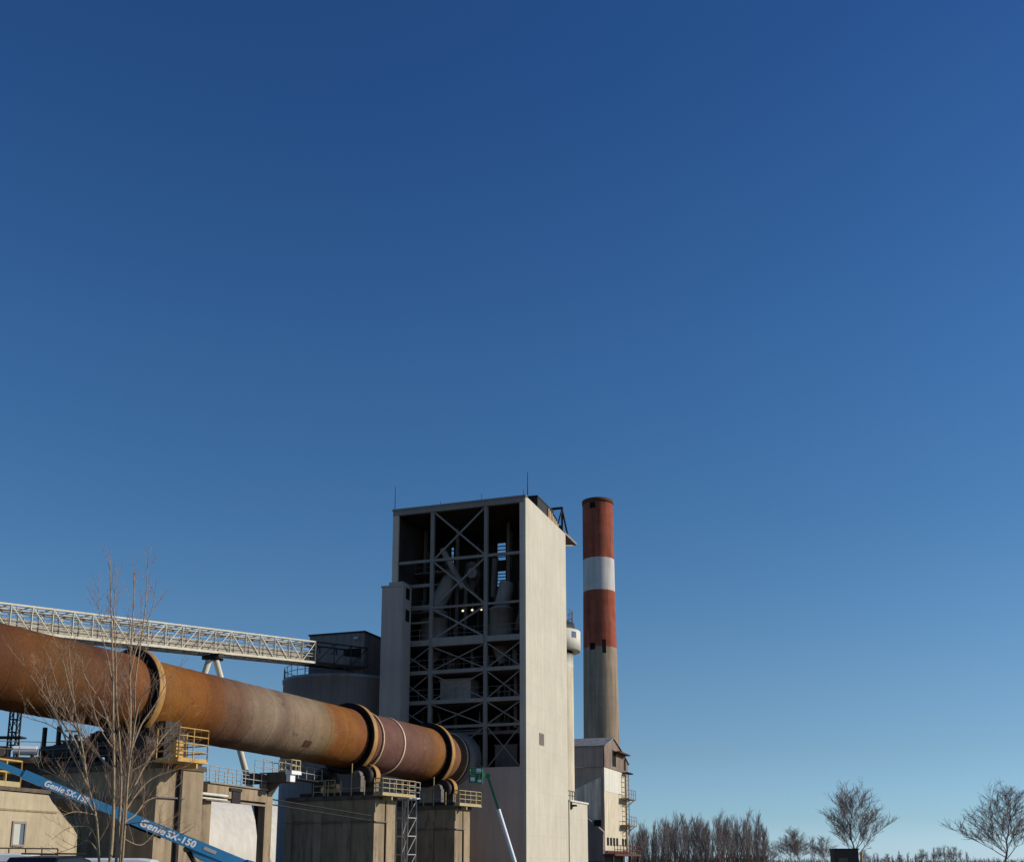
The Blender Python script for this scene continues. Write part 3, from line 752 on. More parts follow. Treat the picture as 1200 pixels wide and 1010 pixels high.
# pipe, ladder, platforms on the sunlit face
d_, _ = md(729.5, 950)
MB().tube(Mf.p(-.5, d_, zbm), Mf.p(-.5, d_, z1 - .2), .11, n=10).tube(Mf.p(-.5, d_ + 1.6, zbm), Mf.p(-.5, d_ + 1.6, z1 - .2), .05, n=6).build('downpipe', M['accesssteel'], mill)
ld = MB()
zz_ = zbm
while zz_ < z1 - .3:
    ld.tube(Mf.p(-.55, d_, zz_), Mf.p(-.55, d_ + 1.6, zz_), .05, n=5); zz_ += .62
ld.build('ladder', M['accesssteel'], mill)
for y in (936, 967):
    z = md(729.5, y)[1]
    MB().fbox(Mf, -1.3, -.16, d_ - 1.6, d_ + 2.4, z - .12, z + .06).bar(Mf.p(-1.2, d_ - .8, z - .1), Mf.p(-.17, d_ - .8, z - 1.0), .09).bar(Mf.p(-1.2, d_ + 1.6, z - .1), Mf.p(-.17, d_ + 1.6, z - 1.0), .09).railing([Mf.p(-1.25, d_ - 1.5, z + .06), Mf.p(-1.25, d_ + 2.3, z + .06)], 1.05, 1.2, .035).build('landing', M['accesssteel'], mill)
zp0 = md(712, 1000)[1]
for j in range(7):
    d0 = .9 + j * (DM - 1.2) / 7
    zw_ = zp0 + 1.0
    if j != 4: MB().fbox(Mf, -.04, -.002, d0, d0 + .95, zw_, zw_ + .95).build('window', M['black'], mill)
MB().fbox(Mf, -1.4, -.01, -.8, DM + 1.2, zp0 - .25, zp0).fbox(Mf, -1.4, WM, -.85, -.16, zp0 - .25, zp0).fbox(Mf, -.35, -.16, -.1, DM + .4, zp0 + .15, zp0 + .35).build('deck', M['redsteel'], mill)
for d0 in (-.6, DM * .35, DM * .7, DM + .9):
    MB().fbox(Mf, -1.2, -.95, d0 - .13, d0 + .13, 0, zp0 - .251).build('deck_post', M['redsteel'], mill)
MB().railing([Mf.p(-1.35, -.7, zp0), Mf.p(-1.35, DM + 1.1, zp0)], 1.0, 1.6, .04).build('railing', M['redsteel'], mill)

# ================================================================== STORAGE SILO + HOUSE
sc2 = at(395, 1010, 106); sc2.z = 0
rs2 = rad_px(331.8, 800, sc2)
front2 = sc2 - Vector((sc2.x, sc2.y, 0)).normalized() * rs2
zs2 = z_at(788.5, front2)
sl = thing('storage_silo', sc2, 'wide dark grey round storage silo behind the kiln, with a railed top edge', 'silo')
MB().lathe(sc2, (0, 0, 1), [(0, rs2), (zs2 - .3, rs2), (zs2 - .3, rs2 + .08), (zs2, rs2 + .08), (zs2 + .1, rs2 - .5), (zs2 + .3, .1)], 72).build('drum', M['silo'], sl)
rl = MB(); N = 36
for j in range(N):
    a, b = 2 * pi * j / N, 2 * pi * (j + 1) / N
    p = sc2 + Vector((cos(a), sin(a), 0)) * (rs2 - .05) + Vector((0, 0, zs2)); q = sc2 + Vector((cos(b), sin(b), 0)) * (rs2 - .05) + Vector((0, 0, zs2))
    rl.tube(p, p + Vector((0, 0, 1.1)), .03, n=4)
    for h in (.55, 1.1): rl.tube(p + Vector((0, 0, h)), q + Vector((0, 0, h)), .03, n=4)
rl.build('railing', M['steelmid'], sl)
hc = at(426, 790, 101.6); Hf = Frame((hc.x, hc.y, 0), V, U)
def hw_(px, py):
    a, b, z = Hf.inv(on_plane(px, py, Hf.p(0, 0, 0), U)); return a, z
hw1 = hw_(362.5, 760)[0]; hz = hw_(426, 739)[1]
ho = thing('silo_house', Hf.p(hw1 / 2, 2.5, zs2 + .15), 'dark sheet metal box house on top of the wide round silo', 'silo house')
MB().fbox(Hf, 0, hw1, 0, 6.0, zs2 + .05, hz - .15).build('wall', M['house'], ho)
MB().fbox(Hf, -.1, hw1 + .1, -.12, 6.1, hz - .15, hz).build('roof', M['darksteel'], ho)
a, z = hw_(418, 748); MB().fbox(Hf, a - .2, a + .2, -.25, -.002, z - .1, z + .12).build('wall_lamp', M['galv'], ho)
a, z = hw_(413, 766); MB().fbox(Hf, a - .9, a + .9, -.05, -.002, z - .5, z + .5).build('opening', M['black'], ho)
MB().railing([Hf.p(-.1, -.6, zs2 + .1), Hf.p(hw1, -.6, zs2 + .1)], 1.1, 1.5, .03).build('railing', M['steelmid'], ho)

# ================================================================== CONVEYOR GALLERY
GA, GB = at(84, 746.5, 78), at(368, 776, 96.3)
gd = (GB - GA).normalized(); L_ = (GB - GA).length
GH = 1.86
tE = L_ + 4.2
while (GA + gd * tE - Hf.p(0, 0, 0)).dot(U) < -.05 and tE < L_ + 12: tE += .05
G0, G2 = GA - gd * 14, GA + gd * tE
G1 = GB + gd * .15; GE = G1 + gd * .12
gx = Vector((gd.y, -gd.x, 0)).normalized()      # towards viewer/right
GW = 1.9
gl = thing('conveyor_gallery', (G0.x, G0.y, 0), 'long cream steel truss conveyor bridge sloping above the kiln', 'conveyor bridge')
up = Vector((0, 0, GH))
LG = (G1 - G0).length; npan = round(LG / 1.55)
for sd, nm in ((0, 'near_truss'), (1, 'far_truss')):
    o = -gx * GW * sd; tr = MB()
    tr.bar(G0 + o, G1 + o, .13, .18).bar(G0 + o + up, G1 + o + up, .11, .12)
    for j in range(npan + 1):
        p = G0.lerp(G1, j / npan) + o
        tr.bar(p, p + up, .09, .09)
        if j < npan:
            q = G0.lerp(G1, (j + 1) / npan) + o
            x = proj(p)[0]
            if 150 < x < 262 or x > 352: tr.bar(p, q + up, .06, .06)
            else: tr.bar(p + up, q, .06, .06)
    tr.build('truss', M['trusspaint'], gl)
    en_ = MB(); en_.bar(GE + o, G2 + o, .13, .18).bar(GE + o + up, G2 + o + up, .11, .12)  # dark from the tower's shadow edge on, that shade put into the steel colour
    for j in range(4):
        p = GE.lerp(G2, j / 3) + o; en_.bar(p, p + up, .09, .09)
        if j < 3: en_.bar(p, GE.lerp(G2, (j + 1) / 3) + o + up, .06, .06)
    en_.build('shaded_end_truss', M['darksteel'], gl)
o1_ = -gx * .75
cr = MB()
for j in range(npan + 1):
    p = G0.lerp(G1, j / npan)
    cr.bar(p + up, p + up - gx * GW, .08).bar(p, p - gx * GW, .1)
cr.bar(G0 - gx * GW / 2, G1 - gx * GW / 2, .08, .1).bar(G0 - gx * GW / 2 + up, G1 - gx * GW / 2 + up, .06, .06)
MB().bar(GE - gx * .9 + Vector((0, 0, .1)), G2 - gx * .9 + Vector((0, 0, .1)), 1.2, .06).hexa([GE + o1_ + Vector((0, 0, .22)), GE + o1_ - gx * .9 + Vector((0, 0, .22)), G2 + o1_ - gx * .9 + Vector((0, 0, .22)), G2 + o1_ + Vector((0, 0, .22)), GE + o1_ + Vector((0, 0, 1.02)), GE + o1_ - gx * .9 + Vector((0, 0, 1.02)), G2 + o1_ - gx * .9 + Vector((0, 0, 1.02)), G2 + o1_ + Vector((0, 0, 1.02))]).build('shaded_end_belt_cover', M['house'], gl)  # same tower shade carried into the cover's darker sheet
cr.build('cross_member', M['trusspaint'], gl)
MB().hexa([G0 + o1_ + Vector((0, 0, .22)), G0 + o1_ - gx * .9 + Vector((0, 0, .22)), G1 + o1_ - gx * .9 + Vector((0, 0, .22)), G1 + o1_ + Vector((0, 0, .22)),
           G0 + o1_ + Vector((0, 0, 1.02)), G0 + o1_ - gx * .9 + Vector((0, 0, 1.02)), G1 + o1_ - gx * .9 + Vector((0, 0, 1.02)), G1 + o1_ + Vector((0, 0, 1.02))]).build('belt_cover', M['belt'], gl)
hr = MB()
for h in (.55, .8, 1.15, 1.5):
    hr.bar(G0 - gx * .12 + Vector((0, 0, h)), G1 - gx * .12 + Vector((0, 0, h)), .05, .05)
hr.bar(G0 - gx * .45 + Vector((0, 0, .12)), G1 - gx * .45 + Vector((0, 0, .12)), .7, .05)
hr.build('walkway_rail', M['belt'], gl)
rw = random.Random(3)
ll = MB()
for j in range(npan):
    p = G0.lerp(G1, (j + .5) / npan) - gx * .7
    ll.bar(p + Vector((0, 0, 1.45)), p + Vector((0, 0, GH)), .05)
ll.bar(G0 - gx * .7 + Vector((0, 0, 1.5)), G1 - gx * .7 + Vector((0, 0, 1.5)), .3, .14)
ll.build('cable_tray', M['belt'], gl)
# A-frame support
tS = None
for j in range(400):
    p = G0.lerp(G1, j / 400)
    if proj(p)[0] > 258: break
top_ = p - gx * GW / 2 - Vector((0, 0, .12))
sp = thing('gallery_support', (top_.x, top_.y, 0), 'pale tubular A shaped support leg carrying the conveyor bridge behind kiln', 'support frame')
MB().bar(top_ - gd * 0 + gx * 1.1 - Vector((0, 0, .1)), top_ - gx * 1.1 - Vector((0, 0, .1)), .5, .3).bar(top_ - gd * .9 - Vector((0, 0, .3)), top_ + gd * .9 - Vector((0, 0, .3)), .4, .2).build('saddle', M['darksteel'], sp)
for px_, py_, sg in ((209, 885, -1), (290, 912, 1)):
    a_ = top_ + gd * .35 * sg - Vector((0, 0, .4)); e_ = at(px_, py_, a_.y + (.6 if sg > 0 else -.6)); dd = (e_ - a_); e2 = a_ + dd * ((a_.z - 0) / -dd.z)
    MB().tube(a_, e2, .25, .25, 14).build('leg', M['trusspaint'], sp)

# ================================================================== WALKWAY, TRESTLE, LADDER TOWER, HALL
def kframe(px, py, Y):
    p = at(px, py, Y); return Frame((p.x, p.y, 0), KE1, KH), p
fr, p = kframe(312, 917, 75.5)
tr = thing('pipe_trestle', (p.x, p.y, 0), 'T shaped concrete trestle with one sunlit side, between the tall and broad piers', 'trestle')
MB().fbox(fr, -.6, 0, 0, .72, 0, p.z - .002).build('column', M['concrete'], tr)
MB().fbox(fr, -2.0, 1.75, -.12, .84, p.z, p.z + .68).build('cap_beam', M['concdark'], tr)
MB().prism([fr.p(0.0, .1, p.z - .9), fr.p(.0, .1, p.z - .01), fr.p(.7, .1, p.z - .01)], KH * .5).build('bracket', M['concdark'], tr)
MB().bar(fr.p(-.6, .36, p.z - 3.9), fr.p(-1.15, .36, p.z - 1.2), .3, .3).build('brace', M['darksteel'], tr)
MB().railing([fr.p(1.15, -.1, p.z + .7), fr.p(2.2, -.1, p.z + .7), fr.p(2.2, .8, p.z + .7)], .75, .6, .045, (.05, .5, 1)).build('railing', M['railcream'], tr)
MB().fbox(fr, 1.76, 2.3, -.15, .85, p.z + .5, p.z + .72).fbox(fr, 1.8, 2.15, -.1, .4, p.z + .02, p.z + .5).build('lamp_box', M['decal'], tr)
trp, trf = p, fr
ga, gb = at(232, 924, 68.2), at(303, 933, 75.8)
gdir = (gb - ga); gdir.z = 0; gdir.normalize(); gn = Vector((gdir.y, -gdir.x, 0))
wk = thing('walkway_bridge', ((ga.x + gb.x) / 2, (ga.y + gb.y) / 2, 0), 'tan concrete walkway girder with railing between the tall pier and T trestle', 'walkway')
ga.z = gb.z = (z_at(917, ga) + z_at(926.5, gb)) / 2
MB().bar(ga - Vector((0, 0, .4)), gb - Vector((0, 0, .4)), 1.3, .8).build('girder', M['concrete'], wk)
MB().bar(ga + Vector((0, 0, .05)), gb + Vector((0, 0, .05)), 1.6, .1).bar(ga + gn * .55 - Vector((0, 0, 1.0)), gb + gn * .55 - Vector((0, 0, 1.0)), .12, .12).build('deck', M['steelgrey'], wk)
MB().railing([ga + gn * .75 + Vector((0, 0, .1)), gb + gn * .75 + Vector((0, 0, .1))], .95, 1.2, .03).railing([ga - gn * .75 + Vector((0, 0, .1)), gb - gn * .75 + Vector((0, 0, .1))], .95, 1.2, .03).build('railing', M['galv'], wk)
f_ = Frame(((ga + gdir * .6).x, (ga + gdir * .6).y, 0), KE1, KH)
MB().fbox(f_, -.1, .36, -.4, .4, 0, ga.z - .81).build('post', M['concrete'], wk)
md_ = ga.lerp(gb, .45)
MB().bar(md_ + gn * .68 - Vector((0, 0, .2)), md_ + gn * .68 - Vector((0, 0, 1.05)), .06, 1.1, gdir).bar(md_ + gn * .72 - gdir * .9 - Vector((0, 0, .22)), md_ + gn * .72 + gdir * .6 - Vector((0, 0, .22)), .1, .2).build('bracket_plate', M['darksteel'], wk)
MB().tube(ga + gn * .9 - Vector((0, 0, .7)) - gdir * 1.2, ga + gn * .9 - Vector((0, 0, .7)) + gdir * 2, .09, n=8).tube(ga + gn * .9 - Vector((0, 0, .95)) - gdir * 1.2, ga + gn * .9 - Vector((0, 0, .95)) + gdir * 2, .06, n=8).build('pipe', M['white'], wk)
# catwalk continuing to the broad pier
ca = trp + KE1 * -1.4 + Vector((0, 0, .75)) + KH * .8
cb_ = pier_fr[1].p(-1.5, -1.6, ca.z)
cw = thing('catwalk', ((ca.x + cb_.x) / 2, (ca.y + cb_.y) / 2, ca.z), 'thin railed catwalk between the T trestle and the broad dark pier', 'catwalk')
MB().bar(ca, cb_, .8, .08).build('deck', M['darksteel'], cw)
MB().railing([ca + KE1 * .38, cb_ + KE1 * .38], .95, 1.4, .03, (.5, 1)).railing([ca - KE1 * .38, cb_ - KE1 * .38], .95, 1.4, .03, (.5, 1)).build('railing', M['galv'], cw)
pa, pb = trf.p(-.5, .8, trp.z - 1.0), pier_fr[1].p(3.6, -1.55, pier_top[1] - 1.55)
tag(MB().tube(pa, pb, .05, n=6).tube(pa - Vector((0, 0, .35)), pb - Vector((0, 0, .35)), .05, n=6).build('cable_run', M['darksteel']), 'pair of dark cables strung from the T trestle to the broad dark pier', 'cables')

# ladder tower between middle and far piers
fr, p = kframe(464.5, 936, 88.0)
lt = thing('ladder_tower', (p.x, p.y, 0), 'grey steel lattice ladder tower standing between the broad and farthest piers', 'ladder tower')
w_, dp = 1.1, 1.2
lg = MB(); br = MB()
for a in (0, .55 * w_, w_):
    lg.bar(fr.p(a, 0, 0), fr.p(a, 0, p.z), .09)
for a in (0, w_):
    lg.bar(fr.p(a, dp, 0), fr.p(a, dp, p.z), .09)
z = p.z - .05; j = 0
while z > .5:
    for b in (0, dp): br.bar(fr.p(0, b, z), fr.p(w_, b, z), .07)
    for a in (0, w_): br.bar(fr.p(a, 0, z), fr.p(a, dp, z), .07)
    br.bar(fr.p(.55 * w_, 0.0, z - 1.38), fr.p(w_, 0.0, z - .05), .06); br.bar(fr.p(w_, 0.0, z - 1.38), fr.p(w_, dp, z), .05)
    z -= 1.4
lg.build('legs', M['galv'], lt); br.build('bracing', M['galv'], lt)
MB().fbox(fr, -.2, w_ + .25, -.2, dp + .2, p.z, p.z + .12).build('landing', M['decal'], lt)
MB().railing([fr.p(-.15, -.15, p.z + .12), fr.p(w_ + .2, -.15, p.z + .12), fr.p(w_ + .2, dp + .15, p.z + .12)], 1.2, .75, .035, (.33, .66, 1)).build('railing', M['galv'], lt)

# white membrane hall
hd = az(40); hx = Vector((hd.y, -hd.x, 0))
hfoot = at(347, 1010, 128); hfoot.z = 0
hr_ = 9.2
hcen = hfoot - hx * hr_ - hd * 46
hl_ = thing('storage_hall', hcen + hd * 23, 'white smooth membrane storage hall with an arched roof behind the walkway', 'storage hall')
zt2_ = 9.3
arc = []
for j in range(29):
    a = pi * j / 28
    ca_ = cos(a)
    arc.append(Vector((-hr_ * (abs(ca_) ** .85) * (1 if ca_ > 0 else -1), 0, zt2_ * (max(0, sin(a)) ** .9))))
sk = MB(); V_ = []
for sft in (0, 46):
    V_ += [hcen + hx * p_.x + Vector((0, 0, p_.z)) + hd * sft for p_ in arc]
sk.add(V_, [(j, j + 1, 29 + j + 1, 29 + j) for j in range(28)], True).add(V_, [list(range(29)), list(range(29, 58))])
sk.build('membrane', M['hall'], hl_, False)
MB().prism([hcen - hx * 1.6 - hd * .06, hcen + hx * 1.6 - hd * .06, hcen + hx * 1.6 - hd * .06 + Vector((0, 0, 3.6)), hcen - hx * 1.6 - hd * .06 + Vector((0, 0, 3.6))], hd * .05).build('door', M['galv'], hl_)

# ================================================================== SERVICE BUILDING lower left
SB_AZ = 15.
su, sv = az(SB_AZ), az(SB_AZ - 90)
b0 = at(90, 1000, 63.2); SBf = Frame((b0.x, b0.y, 0), sv, su)
def sb(px, py):
    a, b, z = SBf.inv(on_plane(px, py, SBf.p(0, 0, 0), sv)); return b, z
poly = [(-40, 921.5), (57, 931.5), (61, 939), (86, 970), (90.5, 978), (90, 1009.5)]  # right end slopes along the cast shadow's edge, shade shaped into the outline
pp = [SBf.p(0, *sb(x, y)) for x, y in poly]
e0 = pp[0].copy(); e0.z = 0; e1 = pp[-1].copy(); e1.z = 0
sb_ = thing('service_building', SBf.p(2, sb(20, 1000)[0], 0), 'cream service building with its end cut along a shadow edge and one small window, lower left', 'service building')
MB().prism([e0] + pp[:-1] + [e1], sv * 6).build('wall', M['blockwall'], sb_)
bd, _ = sb(58, 1000)
MB().fbox(SBf, -.12, 6.2, sb(-40, 925)[0] - .1, sb(57, 932)[0], pp[0].z + .003, pp[0].z + .2).build('roof_slab', M['concdark'], sb_)
d0, z0 = sb(13.5, 989); d1_, z1_ = sb(28.5, 965)
wf = MB(); wf.fbox(SBf, -.07, -.002, d0 - .12, d0, z0 - .1, z1_ + .12).fbox(SBf, -.07, -.002, d1_, d1_ + .12, z0 - .1, z1_ + .12).fbox(SBf, -.07, -.002, d0, d1_, z1_, z1_ + .12).fbox(SBf, -.1, -.002, d0, d1_, z0 - .1, z0)
wfo = wf.build('window', M['steelgrey'], sb_)
MB().fbox(SBf, -.03, -.003, d0, d0 + (d1_ - d0) * .62, z0, z1_).build('pane', mat('pale_blind', (190, 190, 178), .06, 1.), wfo)
MB().fbox(SBf, -.02, -.003, d0 + (d1_ - d0) * .63, d1_, z0, z1_).build('pane', M['glass'], wfo)
zl0 = sb(30, 949.5)[1]
MB().fbox(SBf, -.05, -.002, sb(-40, 950)[0], sb(66, 950)[0], zl0 - .05, zl0 + .05).build('ledge', M['concrete'], sb_)
q0 = SBf.p(.1, sb(-30, 920)[0], pp[0].z + .2); q1 = SBf.p(.1, sb(25, 920)[0], pp[0].z + .2)
yr = thing('roof_railing', q0, 'yellow guard rail along the service building roof edge, behind blue boom', 'railing')
MB().railing([q0, q1, q1 + sv * 2], 1.35, 1.3, .06, (.55, 1), n=6).build('rail', M['yellow'], yr)
MB().bar(q0 + Vector((0, 0, .14)), q1 + Vector((0, 0, .14)), .08, .28).build('kickboard', M['railcream'], yr)
# corbel added as the sunlit wall strip beyond the shadow edge
fr, zt = pier_fr[0], pier_top[0]
cp = at(75, 955, 64.8)
tag(MB().prism([at(74, 937, 64.2), at(92, 938.5, 65.3), at(92, 955, 65.3), at(87, 954, 65.0)], sv * .9).build('sunlit_wall_patch', M['concrete']), 'small pointed tan concrete corbel added as sunlit wall beyond the shadow edge of the service building', 'patch')

# equipment deck behind, upper left clutter
e0 = at(-60, 905, 74); e1 = at(97, 905, 76)
zd = (z_at(884, e0) + z_at(889, e1)) / 2
ed_ = (e1 - e0); ed_.z = 0; el_ = ed_.length; ed_.normalize(); en = Vector((ed_.y, -ed_.x, 0))
EF = Frame((e0.x, e0.y, 0), ed_, -en)
dk = thing('equipment_deck', EF.p(el_ / 2, 2, 0), 'dark raised machinery deck under the kiln, above the service building', 'machine deck')
MB().fbox(EF, 0, el_, 0, 4, zd - .4, zd).fbox(EF, .2, el_ - .3, .4, 3.8, 0, zd - .41).build('platform', M['concdark'], dk)
MB().railing([EF.p(.2, .1, zd), EF.p(el_ - 1.5, .1, zd)], 1.05, 1.4, .03).build('railing', M['railcream'], dk)
rq = random.Random(12)
kinds = [('oil_drum', 'drum'), ('pump_unit', 'pump'), ('cooling_fan', 'fan')]
cl = [(.18, .9, 'pump_unit', 'grey pump unit on the dark deck under the kiln, near left edge'), (.34, .7, 'cooling_fan', 'dark cooling fan box on the dark deck under the kiln'),
      (.52, .6, 'oil_tank', 'pale horizontal oil tank on the dark deck beneath the kiln'), (.70, .8, 'pump_unit', 'dark pump unit on the dark deck, left of bare tree stems'), (.86, 1.2, 'valve_stand', 'dark valve stand at the end of the dark deck, by bare tree')]
for f, h, nm, lab in cl:
    o = EF.p(el_ * f, 1.4, zd); fe = Frame(o, ed_, -en)
    t_ = thing(nm, o, lab, nm.split('_')[-1])
    if nm == 'oil_tank':
        MB().tube(fe.p(-.75, 0, zd + .55), fe.p(.75, 0, zd + .55), .32, n=18).build('tank', M['decal'], t_)
        MB().fbox(fe, -.55, -.4, -.3, .3, zd + .001, zd + .3).fbox(fe, .4, .55, -.3, .3, zd + .001, zd + .3).build('saddle', M['darksteel'], t_)
    elif nm == 'cooling_fan':
        MB().fbox(fe, -.45, .45, -.4, .4, zd + .001, zd + .8).build('casing', M['darksteel'], t_)
        MB().tube(fe.p(0, -.41, zd + .4), fe.p(0, -.6, zd + .4), .33, n=18).build('inlet', M['steelmid'], t_)
    elif nm == 'valve_stand':
        MB().tube(fe.p(0, 0, zd), fe.p(0, 0, zd + 1.9), .12, n=8).tube(fe.p(-.9, 0, zd + 1.2), fe.p(.9, 0, zd + 1.2), .14, n=8).build('pipe', M['darksteel'], t_)
        MB().lathe(fe.p(0, 0, zd + 1.95), (0, 0, 1), [(0, .35), (0, .42), (.06, .42), (.06, .35)], 18, True).build('handwheel', M['redsteel'], t_)
    else:
        MB().tube(fe.p(-.6, 0, zd + .45), fe.p(.3, 0, zd + .45), .3, n=14).tube(fe.p(.3, 0, zd + .45), fe.p(.7, 0, zd + .45), .16, n=10).build('motor', M['steelmid'] if f < .3 else M['darksteel'], t_)
        MB().fbox(fe, -.8, .9, -.35, .35, zd + .001, zd + .14).tube(fe.p(.55, 0, zd + .4), fe.p(.55, 0, zd + 1.3), .1, n=8).build('base', M['darksteel'], t_)
# lattice mast far behind
mc = at(2, 1010, 130); mc.z = 0
ms = thing('lattice_mast', mc, 'thin dark lattice mast seen in the gap below the kiln, far left', 'mast')
hh = z_at(800, mc); w_ = .45
lg = MB(); br = MB()
for sx, sy in ((-1, -1), (1, -1), (1, 1), (-1, 1)):
    lg.bar(mc + Vector((sx * w_, sy * w_, 0)), mc + Vector((sx * w_, sy * w_, hh)), .16)
z = 0.
while z < hh - 1.4:
    cn = [Vector((-w_, -w_, 0)), Vector((w_, -w_, 0)), Vector((w_, w_, 0)), Vector((-w_, w_, 0))]
    for j in range(4):
        br.bar(mc + cn[j] + Vector((0, 0, z)), mc + cn[(j + 1) % 4] + Vector((0, 0, z)), .1)
        br.bar(mc + cn[j] + Vector((0, 0, z)), mc + cn[(j + 1) % 4] + Vector((0, 0, z + 1.5)), .07)
    z += 1.5
lg.build('legs', M['darksteel'], ms); br.build('bracing', M['darksteel'], ms)
zz1 = z_at(864, mc); MB().box((mc.x - .6, mc.y, zz1), 3.6, 1.6, .2).build('landing', M['darksteel'], ms)

# dark yard railing
ra, rb_ = at(-30, 993, 46), at(68, 993.5, 49)
zr_ = ra.z
tag(MB().railing([Vector((ra.x, ra.y, zr_ - 1.0)), Vector((rb_.x, rb_.y, zr_ - 1.0))], 1.0, .75, .028, (.42, .75, 1)).bar(Vector((ra.x, ra.y, zr_ - 1.05)), Vector((rb_.x, rb_.y, zr_ - 1.05)), .9, .1).bar(Vector((ra.x, ra.y, (zr_ - 1.1) / 2)), Vector((ra.x + .01, ra.y, (zr_ - 1.1) / 2)), .4, zr_ - 1.1).bar(Vector((rb_.x - .4, rb_.y, (zr_ - 1.1) / 2)), Vector((rb_.x - .2, rb_.y, (zr_ - 1.1) / 2)), .4, zr_ - 1.1).build('yard_railing', M['darksteel']), 'dark railing on a low landing in front of the cream service building', 'railing')

# ================================================================== BOOM LIFTS
def text_mesh(txt, size, name, m, parent, origin, xdir, zdir, shear=0., bold=0., wx=1.):
    cu = bpy.data.curves.new('txt', 'FONT'); cu.body = txt; cu.size = size; cu.shear = shear; cu.offset = bold; cu.extrude = .006; cu.space_character = 1.12
    ob = bpy.data.objects.new('txt', cu); COL.objects.link(ob)
    dg = bpy.context.evaluated_depsgraph_get(); me = bpy.data.meshes.new_from_object(ob.evaluated_get(dg))
    COL.objects.unlink(ob); bpy.data.objects.remove(ob)
    x = xdir.normalized(); y = zdir.normalized(); n = x.cross(y)
    mb = MB()
    for k in range(4):              # thick brush-like strokes: four shifted layers
        vs = [origin + x * (v.co.x * wx + (k % 2) * size * .07) + y * (v.co.y + (k // 2) * size * .03) + n * (v.co.z + k * .001) for v in me.vertices]
        mb.add(vs, [list(p_.vertices) for p_ in me.polygons])
    return mb.build(name, m, parent, False)
def chassis(root, c, xd, m):
    yd = Vector((-xd.y, xd.x, 0)); f = Frame((c.x, c.y, 0), xd, yd)
    MB().fbox(f, -2.2, 2.2, -.8, .8, .55, 1.0).build('chassis', M['darksteel'], root)
    tt = MB(); tt.fbox(f, -2.0, 1.5, -1.1, -.35, 1.01, 1.5).fbox(f, -2.0, 1.5, .35, 1.1, 1.01, 1.5).fbox(f, -2.4, -1.4, -1.1, 1.1, 1.0, 1.45)
    tt.build('turntable', m, root)
    for sx in (-1, 1):
        for sy in (-1, 1):
            q = f.p(1.7 * sx, sy * 1.05, .5)
            w = MB().lathe(q - yd * .22, yd, [(0, .3), (0, .46), (.06, .5), (.38, .5), (.44, .46), (.44, .3)], 24, True).build('wheel', M['rubber'], root)
            MB().lathe(q - yd * .18, yd, [(0, .02), (0, .3), (.36, .3), (.36, .02)], 20, True).build('rim', m, w)
# blue
pb0 = at(284, 1012.5, 54.2); pb1 = at(30, 908, 50.4); pbm = at(222, 986, 53.3)
bd_ = (pb1 - pb0).normalized(); pb2 = pb0 + bd_ * ((pb1 - pb0).length + 9)
bs = (bd_.cross(Vector((0, 0, 1)))).normalized()
if bs.y > 0: bs = -bs                                  # towards viewer
bup = bs.cross(bd_); bup = bup if bup.z > 0 else -bup
base = pb0 + Vector((2.0, .3, 0)); base.z = 0
bl = thing('blue_boom_lift', base, 'blue telescopic boom lift with white lettering, boom rising left past bare tree', 'boom lift')
H1 = .49; H2 = .38; pbJ = pb0 + bd_ * ((pb1 - pb0).length * .6)
b_main = MB().bar(pb0 - bd_ * .8, pbJ, .42, H1, bup)
bo = b_main.build('boom', M['blueboom'], bl)
MB().bar(pbJ - bd_ * .35, pbJ + bd_ * .05, .47, H1 + .05, bup).build('boom_collar', M['blueboom'], bl)
b_mid = MB().bar(pbJ, pb1, .36, H2, bup).build('middle_boom', M['blueboom'], bl)
MB().bar(pb1 - bd_ * .75, pb1 + bd_ * .1, .40, H2 + .04, bup).build('boom_collar', M['blueboom'], bl)
MB().bar(pb1 + bd_ * .1, pb2, .29, .29, bup).build('inner_boom', M['blueboom'], bl)
# lift cylinder knee, the widening toward the pivot
kn = at(219, 994.5, 53.3)
MB().prism([pbm - bup * H1 * .48 + bs * .2, at(229, 1004, 53.4) + bs * .2, at(262, 1020, 53.9) + bs * .2, pb0 + bs * .2], -bs * .4).build('knee_plate', M['blueboom'], bl)
MB().tube(kn - bs * .3, kn + bs * .3, .14, n=14).tube(kn, at(240, 1032, 53.3), .11, n=10).build('lift_cylinder', M['darksteel'], bl)
px_t = at(166, 965.5, 53.8)
def on_boom(px, py):      # point on the boom's near side
    c = on_plane(px, py, pb0 + bs * .215, bs); return c
td_ = -bd_
o_ = on_boom(162, 966)
k_ = (o_ - pb0).dot(bup); o_ -= bup * (k_ + .16)
text_mesh('Genie', .47, 'lettering', M['decal'], bo, o_ + bs * .003, td_, bup, .2, .006, .98)
text_mesh('SX-150', .44, 'lettering', M['decal'], bo, o_ + td_ * 1.32 + bs * .003, td_, bup, .1, .006, .98)
o2_ = on_boom(51, 918); k_ = (o2_ - pb0).dot(bup); o2_ -= bup * (k_ + .13) + bs * .031
text_mesh('Genie', .38, 'lettering', M['decal'], b_mid, o2_ + bs * .003, td_, bup, .2, .005, .9)
text_mesh('SX-150', .36, 'lettering', M['decal'], b_mid, o2_ + td_ * 1.0 + bs * .003, td_, bup, .1, .005, .9)
l0 = on_boom(237, 997); k_ = (l0 - pb0).dot(bup); l0 -= bup * (k_ - .02)
MB().bar(l0, l0 + td_ * .62, .02, .16, bup).build('decal_plate', M['galv'], bo)
# hose tray under the boom
MB().bar(pb0 + bd_ * 4 - bup * (H1 / 2 + .05), pbJ - bd_ * .4 - bup * (H1 / 2 + .05), .16, .08, bup).build('hose_tray', M['rubber'], bl)
